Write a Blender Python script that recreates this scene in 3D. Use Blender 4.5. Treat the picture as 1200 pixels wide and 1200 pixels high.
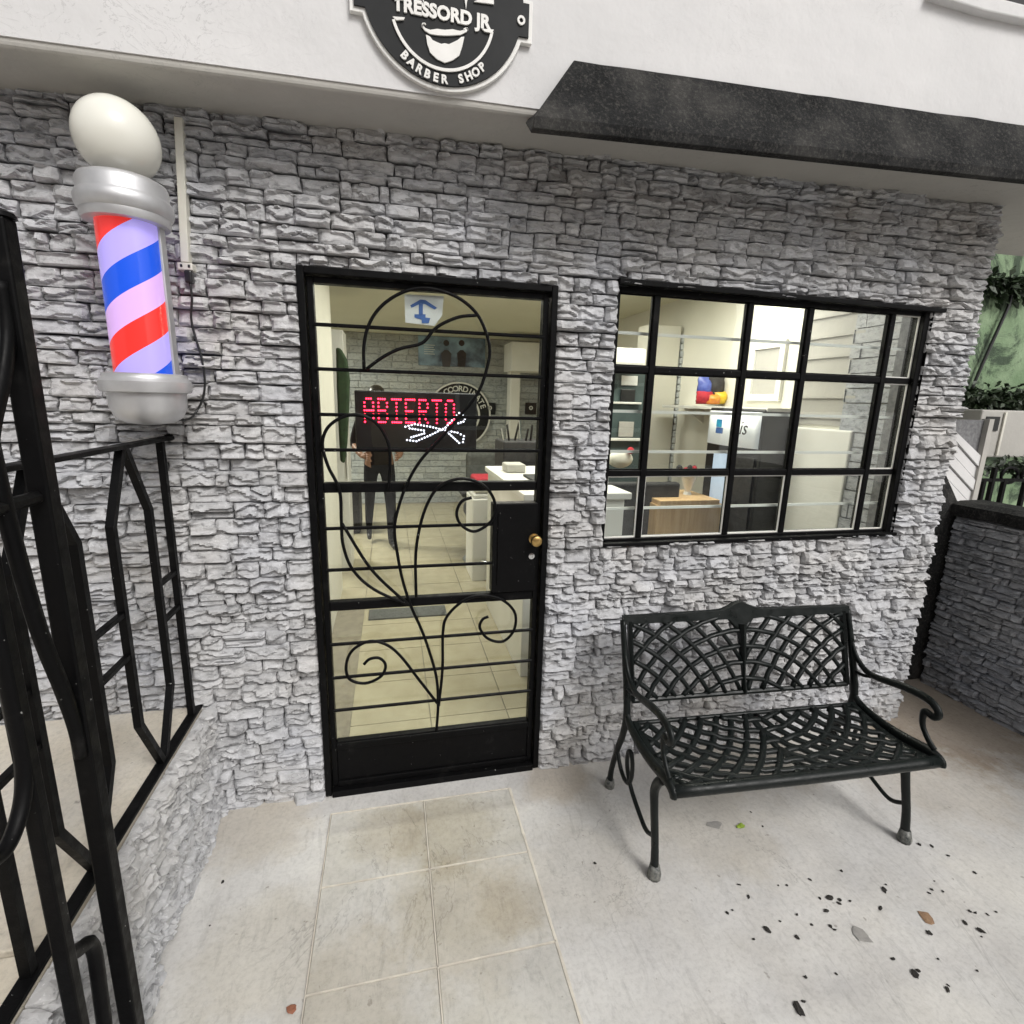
import bpy, bmesh, math, random
from math import radians as RAD, sin, cos, pi, atan2, sqrt
from mathutils import Vector as V, Matrix, noise as MN

for o in list(bpy.data.objects): bpy.data.objects.remove(o)
S = bpy.context.scene
COL = S.collection
random.seed(7)

# ------------------------------------------------------------------ camera
YAW, PIT, ROL = RAD(-13.2947), RAD(-12.2162), RAD(-1.5705)
CAM = V((-0.0672, -1.9787, 1.6437)); FPX = 605.52          # px of a 1200 px wide frame
def rotm(y, p, r):
    return Matrix.Rotation(y, 3, 'Z') @ Matrix.Rotation(p, 3, 'X') @ Matrix.Rotation(r, 3, 'Y')
RM = rotm(YAW, PIT, ROL)
cd = bpy.data.cameras.new('camera'); cam = bpy.data.objects.new('camera', cd); COL.objects.link(cam)
right, fwd, up = RM.col[0], RM.col[1], RM.col[2]
m4 = Matrix.Identity(4)
for i in range(3):
    m4[i][0], m4[i][1], m4[i][2], m4[i][3] = right[i], up[i], -fwd[i], CAM[i]
cam.matrix_world = m4
cd.sensor_width = 36; cd.sensor_fit = 'HORIZONTAL'; cd.lens = FPX / 1200 * 36
cd.clip_start = 0.02; cd.clip_end = 1000
S.camera = cam

# ------------------------------------------------------------------ sky, sun, exposure (bright overcast day)
SUN_EL, SUN_AZ = RAD(45), RAD(155)     # azimuth clockwise from +Y: in front of the facade, a little to the right
w = bpy.data.worlds.new('World'); S.world = w; w.use_nodes = True
nt = w.node_tree; nt.nodes.clear()
sk = nt.nodes.new('ShaderNodeTexSky'); sk.sky_type = 'NISHITA'; sk.sun_disc = False
sk.sun_elevation = SUN_EL; sk.sun_rotation = SUN_AZ; sk.dust_density = 6; sk.air_density = 1.2; sk.ozone_density = 1
hs = nt.nodes.new('ShaderNodeHueSaturation'); hs.inputs['Saturation'].default_value = 0.12
bg = nt.nodes.new('ShaderNodeBackground'); bg.inputs[1].default_value = 0.11
wo = nt.nodes.new('ShaderNodeOutputWorld')
nt.links.new(sk.outputs[0], hs.inputs['Color']); nt.links.new(hs.outputs[0], bg.inputs[0]); nt.links.new(bg.outputs[0], wo.inputs[0])
sd = bpy.data.lights.new('sun', 'SUN'); sd.energy = 1.5; sd.angle = RAD(20); sd.color = (1, .97, .93)
so = bpy.data.objects.new('sun', sd); COL.objects.link(so)
sdir = V((sin(SUN_AZ) * cos(SUN_EL), cos(SUN_AZ) * cos(SUN_EL), sin(SUN_EL)))
so.rotation_euler = sdir.to_track_quat('Z', 'Y').to_euler(); so.location = sdir * 20
vs = S.view_settings; vs.view_transform = 'Standard'; vs.look = 'None'; vs.gamma = 1; vs.use_curve_mapping = False
vs.exposure = 0.06
try:
    S.cycles.max_bounces = 8; S.cycles.transparent_max_bounces = 16; S.cycles.caustics_reflective = False; S.cycles.caustics_refractive = False
except Exception: pass

# ------------------------------------------------------------------ helpers
def at(u, v, ax, val):
    """photo pixel -> world point on the plane axis=val"""
    d = RM @ V(((u - 600) / FPX, 1, -(v - 600) / FPX))
    t = (val - CAM[ax]) / d[ax]
    return CAM + d * t

def link(name, me, mat=None, parent=None, loc=None):
    o = bpy.data.objects.new(name, me); COL.objects.link(o)
    if mat is not None and me is not None and len(me.materials) == 0: me.materials.append(mat)
    if parent is not None: o.parent = parent
    if loc is not None: o.location = loc
    return o

def tag(o, label=None, cat=None, group=None, kind=None):
    if label: o['label'] = label
    if cat: o['category'] = cat
    if group: o['group'] = group
    if kind: o['kind'] = kind
    return o

def thing(name, label, cat, loc=(0, 0, 0), rz=0, group=None):
    o = bpy.data.objects.new(name, None); COL.objects.link(o)
    o.empty_display_size = .1; o.location = loc; o.rotation_euler = (0, 0, rz)
    return tag(o, label, cat, group)

def WM(o):
    if o is None: return Matrix.Identity(4)
    m = Matrix.LocRotScale(o.location, o.rotation_euler, o.scale)
    return WM(o.parent) @ m

class MB:
    """collects verts / faces in WORLD coordinates; build() rebases on the parent"""
    def __init__(s): s.v = []; s.f = []; s.mi = []; s.cur = 0
    def add(s, vs_, fs):
        n = len(s.v); s.v += [tuple(p) for p in vs_]
        for f in fs: s.f.append(tuple(i + n for i in f)); s.mi.append(s.cur)
        return s
    def box(s, x0, x1, y0, y1, z0, z1):
        P = [(x0, y0, z0), (x1, y0, z0), (x1, y1, z0), (x0, y1, z0), (x0, y0, z1), (x1, y0, z1), (x1, y1, z1), (x0, y1, z1)]
        return s.add(P, [(0, 3, 2, 1), (4, 5, 6, 7), (0, 1, 5, 4), (1, 2, 6, 5), (2, 3, 7, 6), (3, 0, 4, 7)])
    def hexa(s, P):
        return s.add(P, [(0, 3, 2, 1), (4, 5, 6, 7), (0, 1, 5, 4), (1, 2, 6, 5), (2, 3, 7, 6), (3, 0, 4, 7)])
    def tube(s, pts, r, n=8, caps=True, flat=1.0, up=None):
        pts = [V(p) for p in pts]; m = len(pts)
        rs = r if isinstance(r, (list, tuple)) else [r] * m
        T = []
        for i in range(m):
            a = pts[min(i + 1, m - 1)] - pts[max(i - 1, 0)]
            T.append(a.normalized() if a.length > 1e-9 else V((0, 0, 1)))
        nrm = V(up) if up else (V((0, 0, 1)) if abs(T[0].z) < .9 else V((1, 0, 0)))
        nrm = (nrm - T[0] * nrm.dot(T[0])).normalized()
        vs_ = []
        for i in range(m):
            nrm = nrm - T[i] * nrm.dot(T[i])
            nrm = nrm.normalized() if nrm.length > 1e-6 else T[i].orthogonal().normalized()
            b = T[i].cross(nrm)
            for k in range(n):
                a = 2 * pi * (k + .5) / n
                vs_.append(pts[i] + (nrm * cos(a) * flat + b * sin(a)) * rs[i])
        fs = []
        for i in range(m - 1):
            for k in range(n):
                k2 = (k + 1) % n
                fs.append((i * n + k, i * n + k2, (i + 1) * n + k2, (i + 1) * n + k))
        if caps: fs += [tuple(range(n - 1, -1, -1)), tuple((m - 1) * n + k for k in range(n))]
        return s.add(vs_, fs)
    def sq(s, pts, w): return s.tube(pts, w * .7071, 4)
    def lathe(s, prof, c, n=32):
        c = V(c); vs_ = []; fs = []; m = len(prof)
        for r, z in prof:
            for k in range(n):
                a = 2 * pi * k / n; vs_.append(c + V((r * cos(a), r * sin(a), z)))
        for i in range(m - 1):
            for k in range(n):
                k2 = (k + 1) % n; fs.append((i * n + k, i * n + k2, (i + 1) * n + k2, (i + 1) * n + k))
        fs += [tuple(range(n - 1, -1, -1)), tuple((m - 1) * n + k for k in range(n))]
        return s.add(vs_, fs)
    def prism(s, poly, y0, y1):
        """polygon in (x, z), extruded from y0 (front) to y1 (back)"""
        n = len(poly)
        a = sum(poly[i][0] * poly[(i + 1) % n][1] - poly[(i + 1) % n][0] * poly[i][1] for i in range(n))
        if a < 0: poly = poly[::-1]
        vs_ = [(x, y0, z) for x, z in poly] + [(x, y1, z) for x, z in poly]
        fs = [tuple(range(n)), tuple(range(2 * n - 1, n - 1, -1))]
        for i in range(n): j = (i + 1) % n; fs.append((i, i + n, j + n, j))
        return s.add(vs_, fs)
    def ribbon(s, outer, inner, y0, y1, closed=False):
        n = len(outer)
        for i in range(n if closed else n - 1):
            j = (i + 1) % n
            s.prism([outer[i], outer[j], inner[j], inner[i]], y0, y1)
        return s
    def ball(s, c, r, n=12, m=8, sc=(1, 1, 1)):
        c = V(c); vs_ = [c + V((0, 0, -r * sc[2]))]; fs = []
        for i in range(1, m):
            t = -pi / 2 + pi * i / m
            for k in range(n):
                a = 2 * pi * k / n; vs_.append(c + V((cos(t) * cos(a) * r * sc[0], cos(t) * sin(a) * r * sc[1], sin(t) * r * sc[2])))
        vs_.append(c + V((0, 0, r * sc[2]))); L = len(vs_) - 1
        for k in range(n):
            k2 = (k + 1) % n
            fs.append((0, 1 + k2, 1 + k)); fs.append((L, 1 + (m - 2) * n + k, 1 + (m - 2) * n + k2))
            for i in range(m - 2):
                a = 1 + i * n; fs.append((a + k, a + k2, a + n + k2, a + n + k))
        return s.add(vs_, fs)
    def build(s, name, mat, parent=None, smooth=False, bevel=0, origin=None, seg=2):
        me = bpy.data.meshes.new(name)
        if origin is None:
            n = len(s.v); lo = [min(p[i] for p in s.v) for i in range(3)]; hi = [max(p[i] for p in s.v) for i in range(3)]
            origin = V(((lo[0] + hi[0]) / 2, (lo[1] + hi[1]) / 2, lo[2]))
        org = V(origin)
        inv = WM(parent).inverted(); lo_ = inv @ org; r3 = inv.to_3x3()
        me.from_pydata([tuple(r3 @ (V(p) - org)) for p in s.v], [], s.f)
        mats = mat if isinstance(mat, (list, tuple)) else [mat]
        for m in mats: me.materials.append(m)
        if len(mats) > 1: me.polygons.foreach_set('material_index', s.mi)
        me.update()
        if smooth:
            me.polygons.foreach_set('use_smooth', [True] * len(me.polygons))
            if smooth != 'all':
                try: me.set_sharp_from_angle(angle=RAD(40))
                except Exception: pass
        o = link(name, me, None, parent, lo_)
        if bevel:
            b = o.modifiers.new('bevel', 'BEVEL'); b.width = bevel; b.segments = seg; b.limit_method = 'ANGLE'; b.angle_limit = RAD(40)
        return o

def lp(a, b_, f): return a + (b_ - a) * f

def catmull(P, n=8):
    P = [V(p) for p in P]; out = []
    Q = [P[0] * 2 - P[1]] + P + [P[-1] * 2 - P[-2]]
    for i in range(1, len(Q) - 2):
        a, b, c, d = Q[i - 1:i + 3]
        for k in range(n):
            t = k / n
            out.append(.5 * ((2 * b) + (c - a) * t + (2 * a - 5 * b + 4 * c - d) * t * t + (3 * b - a - 3 * c + d) * t ** 3))
    out.append(P[-1]); return out

# ------------------------------------------------------------------ materials
def nodes(name):
    m = bpy.data.materials.new(name); m.use_nodes = True
    t = m.node_tree; b = t.nodes['Principled BSDF']
    return m, t, b
def N(t, typ, **k):
    n = t.nodes.new(typ)
    for a, v in k.items(): setattr(n, a, v)
    return n
def pos(t):
    return N(t, 'ShaderNodeNewGeometry').outputs['Position']
def noise(t, vec, scale, detail=4, rough=.55, dist=0):
    n = N(t, 'ShaderNodeTexNoise'); n.inputs['Scale'].default_value = scale; n.inputs['Detail'].default_value = detail
    n.inputs['Roughness'].default_value = rough; n.inputs['Distortion'].default_value = dist
    t.links.new(vec, n.inputs['Vector']); return n.outputs['Fac']
def ramp(t, fac, stops):
    r = N(t, 'ShaderNodeValToRGB'); e = r.color_ramp.elements
    while len(e) < len(stops): e.new(.5)
    for i, (p, c) in enumerate(stops):
        e[i].position = p; e[i].color = (*c, 1) if len(c) == 3 else c
    t.links.new(fac, r.inputs[0]); return r.outputs[0]
def g(v): return (v, v, v)
def mixc(t, a, b, f, typ='MIX'):
    m = N(t, 'ShaderNodeMix', data_type='RGBA', blend_type=typ)
    for s, x in ((m.inputs['Factor'], f), (m.inputs['A'], a), (m.inputs['B'], b)):
        if isinstance(x, (int, float)): s.default_value = x
        elif isinstance(x, tuple): s.default_value = (*x, 1)
        else: t.links.new(x, s)
    return m.outputs['Result']
def bump(t, b, h, strength=.3, dist=.01, prev=None):
    n = N(t, 'ShaderNodeBump'); n.inputs['Strength'].default_value = strength; n.inputs['Distance'].default_value = dist
    t.links.new(h, n.inputs['Height'])
    if prev is not None: t.links.new(prev, n.inputs['Normal'])
    t.links.new(n.outputs[0], b.inputs['Normal']); return n.outputs[0]
def pm(name, c, c2=None, scale=20, rough=.6, bs=60, bst=.15, metal=0, spec=.5, coat=0, emit=None, es=0, bd=.004):
    m, t, b = nodes(name); p = pos(t)
    c2 = c2 or tuple(x * .8 for x in c)
    col = mixc(t, c, c2, ramp(t, noise(t, p, scale, 5), [(.35, g(0)), (.65, g(1))]))
    t.links.new(col, b.inputs['Base Color']); b.inputs['Roughness'].default_value = rough; b.inputs['Metallic'].default_value = metal
    b.inputs['Specular IOR Level'].default_value = spec; b.inputs['Coat Weight'].default_value = coat
    if bst: bump(t, b, noise(t, p, bs, 4), bst, bd)
    if emit: b.inputs['Emission Color'].default_value = (*emit, 1); b.inputs['Emission Strength'].default_value = es
    return m
def mapv(t, vec, sc):
    n = N(t, 'ShaderNodeVectorMath', operation='MULTIPLY'); t.links.new(vec, n.inputs[0]); n.inputs[1].default_value = sc
    return n.outputs[0]

def stone_mat(name, lo, hi, fleck, tint=(1, 1, 1), spec=.3, rough=.75):
    m, t, b = nodes(name); p = pos(t); isl = N(t, 'ShaderNodeNewGeometry').outputs['Random Per Island']
    n1 = noise(t, p, 16, 4, .55); n2 = noise(t, mapv(t, p, (1, 1, 2.2)), 26, 4, .6, .8); n3 = noise(t, p, 150, 3, .6)
    c = ramp(t, n1, [(.3, g(lo)), (.7, g(hi))])
    c = mixc(t, c, ramp(t, n2, [(.38, g(lo * .5)), (.45, g((lo + hi) / 2)), (.62, g(hi * 1.08))]), .55)  # dark patches put the shade of stone facets into the colour
    c = mixc(t, c, ramp(t, isl, [(0, g(.8)), (1, g(1.14))]), .8, 'MULTIPLY')
    fl = ramp(t, n3, [(.62, g(0)), (.72, g(.6))])
    c = mixc(t, c, g(fleck), fl)
    big = ramp(t, noise(t, p, 2.3, 3), [(.3, (.93, .95, 1.0)), (.5, (1, 1, 1)), (.72, (1.0, .97, .92))])
    c = mixc(t, c, big, .9, 'MULTIPLY'); c = mixc(t, c, tint, 1.0, 'MULTIPLY')
    t.links.new(c, b.inputs['Base Color']); b.inputs['Roughness'].default_value = rough; b.inputs['Specular IOR Level'].default_value = spec
    h = bump(t, b, noise(t, mapv(t, p, (1, 1, 1.6)), 40, 4, .6, .8), .4, .010)
    bump(t, b, n3, .25, .003, h)
    return m

M = {}
M['stone'] = stone_mat('grey_stone', .34, .54, .84, (.985, .985, 1.0))
M['dstone'] = stone_mat('dark_stone', .27, .46, .7, (.95, .97, 1.02), .45, .5)
M['bstone'] = stone_mat('interior_stone', .36, .5, .6, (.95, 1, 1))
M['mortar'] = pm('mortar', (.22, .22, .225), (.13, .13, .135), 40, .9)

def concrete(name, ca, cb, stain, spk=.55, bstr=.25, yellow=(.95, .88, .74), blobs=()):
    m, t, b = nodes(name); p = pos(t)
    c = mixc(t, ca, cb, ramp(t, noise(t, p, 3.2, 7, .62), [(.32, g(0)), (.68, g(1))]))
    y = N(t, 'ShaderNodeMix', data_type='RGBA', blend_type='MULTIPLY'); t.links.new(c, y.inputs['A'])
    t.links.new(ramp(t, noise(t, p, 1.9, 5, .6, .4), [(.42, g(0)), (.72, g(stain))]), y.inputs['Factor']); y.inputs['B'].default_value = (*yellow, 1)
    c = y.outputs['Result']
    grit = noise(t, p, 60, 5, .75)
    c = mixc(t, c, ramp(t, grit, [(.3, g(.78)), (.5, g(1)), (.72, g(1.1))]), .75, 'MULTIPLY')
    sp = ramp(t, noise(t, p, 34, 3, .5), [(.26, g(1)), (.31, g(0))])
    c = mixc(t, c, (.2, .18, .16), mixc(t, g(0), sp, spk))
    sc = ramp(t, noise(t, mapv(t, p, (5, 1.2, 1)), 6, 6, .7, 1.2), [(.36, g(.86)), (.46, g(1))])
    c = mixc(t, c, sc, .8, 'MULTIPLY')
    nb_ = noise(t, p, 7, 6, .7)
    for bx_, by_, r0, col, am in blobs:      # old stains: damp, rust and mud with ragged edges
        d = N(t, 'ShaderNodeVectorMath', operation='DISTANCE'); t.links.new(p, d.inputs[0]); d.inputs[1].default_value = (bx_, by_, 0)
        q = N(t, 'ShaderNodeMath', operation='MULTIPLY_ADD'); t.links.new(nb_, q.inputs[0]); q.inputs[1].default_value = r0 * 1.6; t.links.new(d.outputs['Value'], q.inputs[2])
        f = ramp(t, N(t, 'ShaderNodeMath', operation='DIVIDE').outputs[0], [(.75, g(am)), (1.0, g(0))])
        dv = f.node.inputs[0].links[0].from_node; t.links.new(q.outputs[0], dv.inputs[0]); dv.inputs[1].default_value = r0 * 2
        c = mixc(t, c, col, f, 'MULTIPLY')
    ck = ramp(t, noise(t, mapv(t, p, (1.0, .8, 1)), 1.1, 7, .62, 1.0), [(.4965, g(1)), (.5, g(.62)), (.5035, g(1))])
    c = mixc(t, c, ck, ramp(t, noise(t, p, .9, 2), [(.5, g(0)), (.6, g(.75))]), 'MULTIPLY')
    t.links.new(c, b.inputs['Base Color']); b.inputs['Roughness'].default_value = .85; b.inputs['Specular IOR Level'].default_value = .25
    h = bump(t, b, noise(t, p, 9, 6, .65), bstr, .02)
    bump(t, b, grit, .3, .003, h)
    return m
M['patio'] = concrete('patio_concrete', (.63, .62, .60), (.51, .50, .487), .28, blobs=[(2.85, .05, .55, (.60, .49, .38), .75), (2.3, -.35, .35, (.8, .74, .66), .5), (.62, -.08, .16, (.72, .63, .52), .6), (-.6, -.1, .2, (.80, .74, .64), .6), (1.15, -.45, .25, (.86, .82, .74), .5), (.55, -.55, .22, (.80, .78, .74), .6), (-.45, -.62, .22, (.82, .79, .72), .6), (1.6, -.05, .3, (.75, .68, .58), .5)])
M['slab'] = concrete('slab_concrete', (.56, .548, .52), (.45, .438, .41), .6, .5, .3, (.88, .84, .72), blobs=[(.12, -.27, .20, (.76, .72, .63), .6), (-.1, -.24, .14, (.78, .73, .64), .6), (.12, -.62, .22, (.84, .79, .69), .6), (.3, -.62, .12, (.80, .75, .67), .45), (-.22, -.8, .2, (.80, .75, .66), .6)])
M['landing'] = concrete('landing_concrete', (.70, .66, .59), (.61, .57, .50), .6)
M['grout'] = pm('grout', (.66, .62, .54), (.52, .48, .42), 18, .9, 80, .4)
def plaster(name, c, c2, s1=.35):
    m, t, b = nodes(name); p = pos(t)
    col = mixc(t, c, c2, ramp(t, noise(t, p, 2.1, 6, .6), [(.35, g(0)), (.7, g(1))]))
    cr = ramp(t, noise(t, mapv(t, p, (1, 1, 1.6)), 9, 5, .6, 1.5), [(.488, g(1)), (.5, g(.72)), (.512, g(1))])
    col = mixc(t, col, cr, ramp(t, noise(t, p, 1.2, 2), [(.48, g(0)), (.62, g(.8))]), 'MULTIPLY')
    t.links.new(col, b.inputs['Base Color']); b.inputs['Roughness'].default_value = .8; b.inputs['Specular IOR Level'].default_value = .3
    h = bump(t, b, noise(t, p, 5, 4, .55), s1, .05); bump(t, b, noise(t, p, 55, 5, .7), .14, .004, h)
    return m
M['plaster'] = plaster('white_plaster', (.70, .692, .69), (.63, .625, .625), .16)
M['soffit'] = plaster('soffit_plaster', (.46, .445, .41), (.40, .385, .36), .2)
M['hood'] = None
m, t, b = nodes('black_hood_paint'); p = pos(t)
c = ramp(t, noise(t, mapv(t, p, (1, 1, 1)), 4, 6, .65), [(.3, (.010, .0105, .011)), (.5, (.026, .0265, .027)), (.75, (.08, .077, .072))])
c = mixc(t, c, (.17, .16, .145), ramp(t, noise(t, p, 85, 6, .8), [(.5, g(0)), (.72, g(.55))]))
b.inputs['Specular IOR Level'].default_value = .12
t.links.new(c, b.inputs['Base Color']); b.inputs['Roughness'].default_value = .8
bump(t, b, noise(t, p, 60, 6, .8), .9, .010); M['hood'] = m

def iron(name, base, fleckamt, rough=.42, sp_=.12):
    m, t, b = nodes(name); p = pos(t)
    fl = ramp(t, noise(t, p, 95, 3, .6), [(.725, g(0)), (.755, g(fleckamt))])
    c = mixc(t, base, (.5, .5, .48), fl)
    c = mixc(t, c, (.05, .048, .045), ramp(t, noise(t, p, 14, 5, .65), [(.6, g(0)), (.85, g(.3))]))
    b.inputs['Specular IOR Level'].default_value = sp_
    t.links.new(c, b.inputs['Base Color'])
    t.links.new(ramp(t, noise(t, p, 25, 4), [(.3, g(rough - .1)), (.7, g(rough + .22))]), b.inputs['Roughness'])
    bump(t, b, noise(t, p, 120, 5, .7), .2, .003)
    return m
M['iron'] = iron('black_iron_paint', (.003, .003, .0033), .9)
M['bench'] = iron('bench_dark_green_paint', (.006, .0085, .008), .25, .34, .3)
M['hoof'] = pm('worn_metal_foot', (.22, .22, .2), (.03, .035, .035), 60, .5, 60, .3)
M['steel'] = pm('brushed_silver', (.60, .60, .61), (.50, .50, .51), 12, .42, 40, .08, .55)
M['globe'] = pm('opal_globe', (.78, .77, .70), (.74, .73, .66), 3, .14, 30, .02)
M['white'] = pm('white_paint', (.78, .775, .74), (.72, .71, .67), 4, .45, 30, .04)
M['cream'] = pm('cream_wall', (.72, .70, .62), (.66, .645, .57), 2.5, .7, 25, .06)
M['ceil'] = pm('ceiling_paint', (.70, .69, .56), (.66, .65, .52), 2, .7, 25, .06)
M['tile'] = pm('cream_floor_tile', (.50, .455, .32), (.43, .385, .265), 7, .25, 30, .05)
M['tgrout'] = pm('tile_grout', (.30, .27, .20), (.24, .21, .16), 20, .8)
M['trunk'] = pm('trunking_plastic', (.70, .68, .60), (.62, .60, .53), 8, .5)
M['blackp'] = pm('black_plastic', (.012, .012, .013), (.02, .02, .02), 20, .35, 60, .1)
M['brass'] = pm('brass', (.62, .42, .16), (.5, .33, .12), 20, .3, 40, .05, .9)
M['chrome'] = pm('chrome', (.7, .7, .7), (.6, .6, .6), 20, .2, 40, .03, 1)
M['signblk'] = pm('sign_charcoal', (.014, .015, .016), (.022, .023, .024), 6, .6, 50, .05, spec=.2)
M['signwht'] = pm('sign_white', (.80, .79, .76), (.72, .71, .68), 12, .5, 50, .05)
M['blue'] = pm('blue_print', (.04, .11, .32), (.05, .13, .36), 9, .5)
M['card'] = pm('white_card', (.82, .82, .80), (.78, .78, .76), 9, .5)
M['wood'] = None
m, t, b = nodes('pale_wood'); p = pos(t)
c = ramp(t, noise(t, mapv(t, p, (14, 14, 1.2)), 3, 5, .6, .6), [(.3, (.52, .33, .16)), (.55, (.62, .42, .22)), (.75, (.68, .48, .27))])
t.links.new(c, b.inputs['Base Color']); b.inputs['Roughness'].default_value = .5; M['wood'] = m
M['dark'] = pm('dark_fabric', (.014, .014, .016), (.03, .03, .032), 30, .7, 90, .3)
M['blackcloth'] = pm('black_cloth', (.006, .006, .007), (.010, .010, .011), 30, .9, 90, .2, spec=.15)
M['grey'] = pm('grey_fabric', (.10, .105, .10), (.06, .065, .06), 30, .8, 90, .3)
M['skin'] = pm('skin', (.26, .14, .09), (.21, .11, .07), 20, .5, 60, .05)
M['red'] = pm('red_cloth', (.45, .02, .035), (.3, .015, .03), 25, .8, 90, .3)
M['greenc'] = pm('green_cloth', (.010, .028, .010), (.02, .05, .018), 22, .8, 60, .3)
M['teal'] = pm('dark_teal_board', (.05, .075, .078), (.07, .10, .10), 8, .5)
M['poster'] = pm('poster_dark_blue', (.014, .03, .06), (.30, .45, .58), 3.4, .35, 30, 0)
M['yellow'] = pm('yellow_pack', (.68, .48, .02), (.6, .38, .02), 20, .4)
M['orange'] = pm('orange_pack', (.6, .16, .03), (.65, .30, .03), 24, .4)
M['bluepk'] = pm('blue_pack', (.03, .05, .30), (.10, .14, .42), 24, .35)
M['cyan'] = pm('cyan_print', (.03, .36, .55), (.02, .2, .5), 24, .4)
M['ltblue'] = pm('cool_glass_glow', (.45, .55, .68), (.38, .48, .62), 12, .2, 30, 0, emit=(.6, .75, 1), es=.35)
M['lamp'] = pm('lamp_diffuser', (.8, .8, .78), None, 5, .4, 30, 0, emit=(1, .97, .88), es=4)
M['fhead'] = pm('fridge_header_panel', (.75, .77, .78), (.72, .74, .75), 5, .3, 30, 0, emit=(.9, .97, 1), es=.25)
M['ledr'] = pm('red_led', (.6, .02, .03), None, 5, .4, 30, 0, emit=(1, .015, .045), es=14)
M['ledw'] = pm('white_led', (.8, .8, .85), None, 5, .4, 30, 0, emit=(.85, .85, 1), es=3.0)
M['greenw'] = None
m, t, b = nodes('green_mossy_wall'); p = pos(t)
c = mixc(t, (.17, .26, .14), (.29, .38, .24), ramp(t, noise(t, p, 1.6, 6, .65), [(.35, g(0)), (.65, g(1))]))
c = mixc(t, c, (.03, .05, .03), ramp(t, noise(t, mapv(t, p, (1.6, 1, 1)), 1.3, 9, .78, .8), [(.47, g(0)), (.56, g(.9))]))
t.links.new(c, b.inputs['Base Color']); b.inputs['Roughness'].default_value = .85; bump(t, b, noise(t, p, 18, 6, .7), .5, .03); M['greenw'] = m
M['leaf'] = pm('dark_leaf', (.012, .022, .010), (.028, .05, .018), 16, .55)
M['leaf2'] = pm('fresh_leaf', (.30, .42, .05), (.2, .3, .03), 60, .5)
M['brownleaf'] = pm('brown_leaf', (.30, .19, .11), (.22, .13, .08), 60, .7)
M['crumb'] = pm('dark_debris', (.012, .011, .010), (.03, .026, .022), 90, .8)
M['pebble'] = pm('grey_pebble', (.32, .31, .29), (.26, .25, .24), 60, .8)
M['rust'] = pm('brick_chip', (.30, .12, .07), (.22, .09, .05), 60, .8)
def glass_mat(name, tint, refl=.06):
    m = bpy.data.materials.new(name); m.use_nodes = True; t = m.node_tree; t.nodes.clear()
    o = N(t, 'ShaderNodeOutputMaterial'); tr = N(t, 'ShaderNodeBsdfTransparent'); gl = N(t, 'ShaderNodeBsdfGlossy'); mx = N(t, 'ShaderNodeMixShader')
    tr.inputs[0].default_value = (*tint, 1); gl.inputs['Roughness'].default_value = .01; gl.inputs['Color'].default_value = (1, 1, 1, 1)
    fr = N(t, 'ShaderNodeFresnel'); mr = N(t, 'ShaderNodeMapRange'); mr.inputs['To Min'].default_value = 1.5; mr.inputs['To Max'].default_value = 1 / 1.5
    t.links.new(N(t, 'ShaderNodeNewGeometry').outputs['Backfacing'], mr.inputs['Value']); t.links.new(mr.outputs[0], fr.inputs['IOR'])
    bp = N(t, 'ShaderNodeBump'); bp.inputs['Strength'].default_value = .02; bp.inputs['Distance'].default_value = .05
    t.links.new(noise(t, pos(t), 3, 2), bp.inputs['Height']); t.links.new(bp.outputs[0], gl.inputs['Normal'])
    t.links.new(fr.outputs[0], mx.inputs[0]); t.links.new(tr.outputs[0], mx.inputs[1]); t.links.new(gl.outputs[0], mx.inputs[2])
    t.links.new(mx.outputs[0], o.inputs[0]); return m
M['glass'] = glass_mat('window_glass', (.93, .95, .94))
# barber stripes: helix in the cylinder's own coordinates, lit from inside
m, t, b = nodes('barber_stripes')
tc = N(t, 'ShaderNodeTexCoord'); sx = N(t, 'ShaderNodeSeparateXYZ'); t.links.new(tc.outputs['Object'], sx.inputs[0])
def ma(op, a, b_=None):
    n = N(t, 'ShaderNodeMath', operation=op)
    for s, x in zip(n.inputs, (a, b_)):
        if x is None: continue
        if isinstance(x, (int, float)): s.default_value = x
        else: t.links.new(x, s)
    return n.outputs[0]
ang = ma('DIVIDE', ma('ARCTAN2', sx.outputs['Y'], sx.outputs['X']), 2 * pi)
hz = ma('FRACT', ma('ADD', ma('SUBTRACT', ma('DIVIDE', sx.outputs['Z'], .335), ang), 10 + .02 - .17))
r_ = N(t, 'ShaderNodeValToRGB'); r_.color_ramp.interpolation = 'CONSTANT'
els = [(0, (.36, .30, .74)), (.25, (.72, .03, .025)), (.5, (.55, .34, .68)), (.75, (.008, .07, .55))]
while len(r_.color_ramp.elements) < 4: r_.color_ramp.elements.new(.5)
for e, (p_, c_) in zip(r_.color_ramp.elements, els): e.position = p_; e.color = (*c_, 1)
t.links.new(hz, r_.inputs[0]); t.links.new(r_.outputs[0], b.inputs['Base Color']); t.links.new(r_.outputs[0], b.inputs['Emission Color'])
b.inputs['Emission Strength'].default_value = .62; b.inputs['Coat Weight'].default_value = .6; b.inputs['Coat Roughness'].default_value = .06; b.inputs['Roughness'].default_value = .25; M['stripes'] = m

# ================================================================== THE SETTING
gm = MB(); gm.add([(-300, -300, 0), (300, -300, 0), (300, 300, 0), (-300, 300, 0)], [(0, 1, 2, 3)])
ground = tag(gm.build('patio', M['patio'], origin=(0, 0, 0)), kind='structure')
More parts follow.
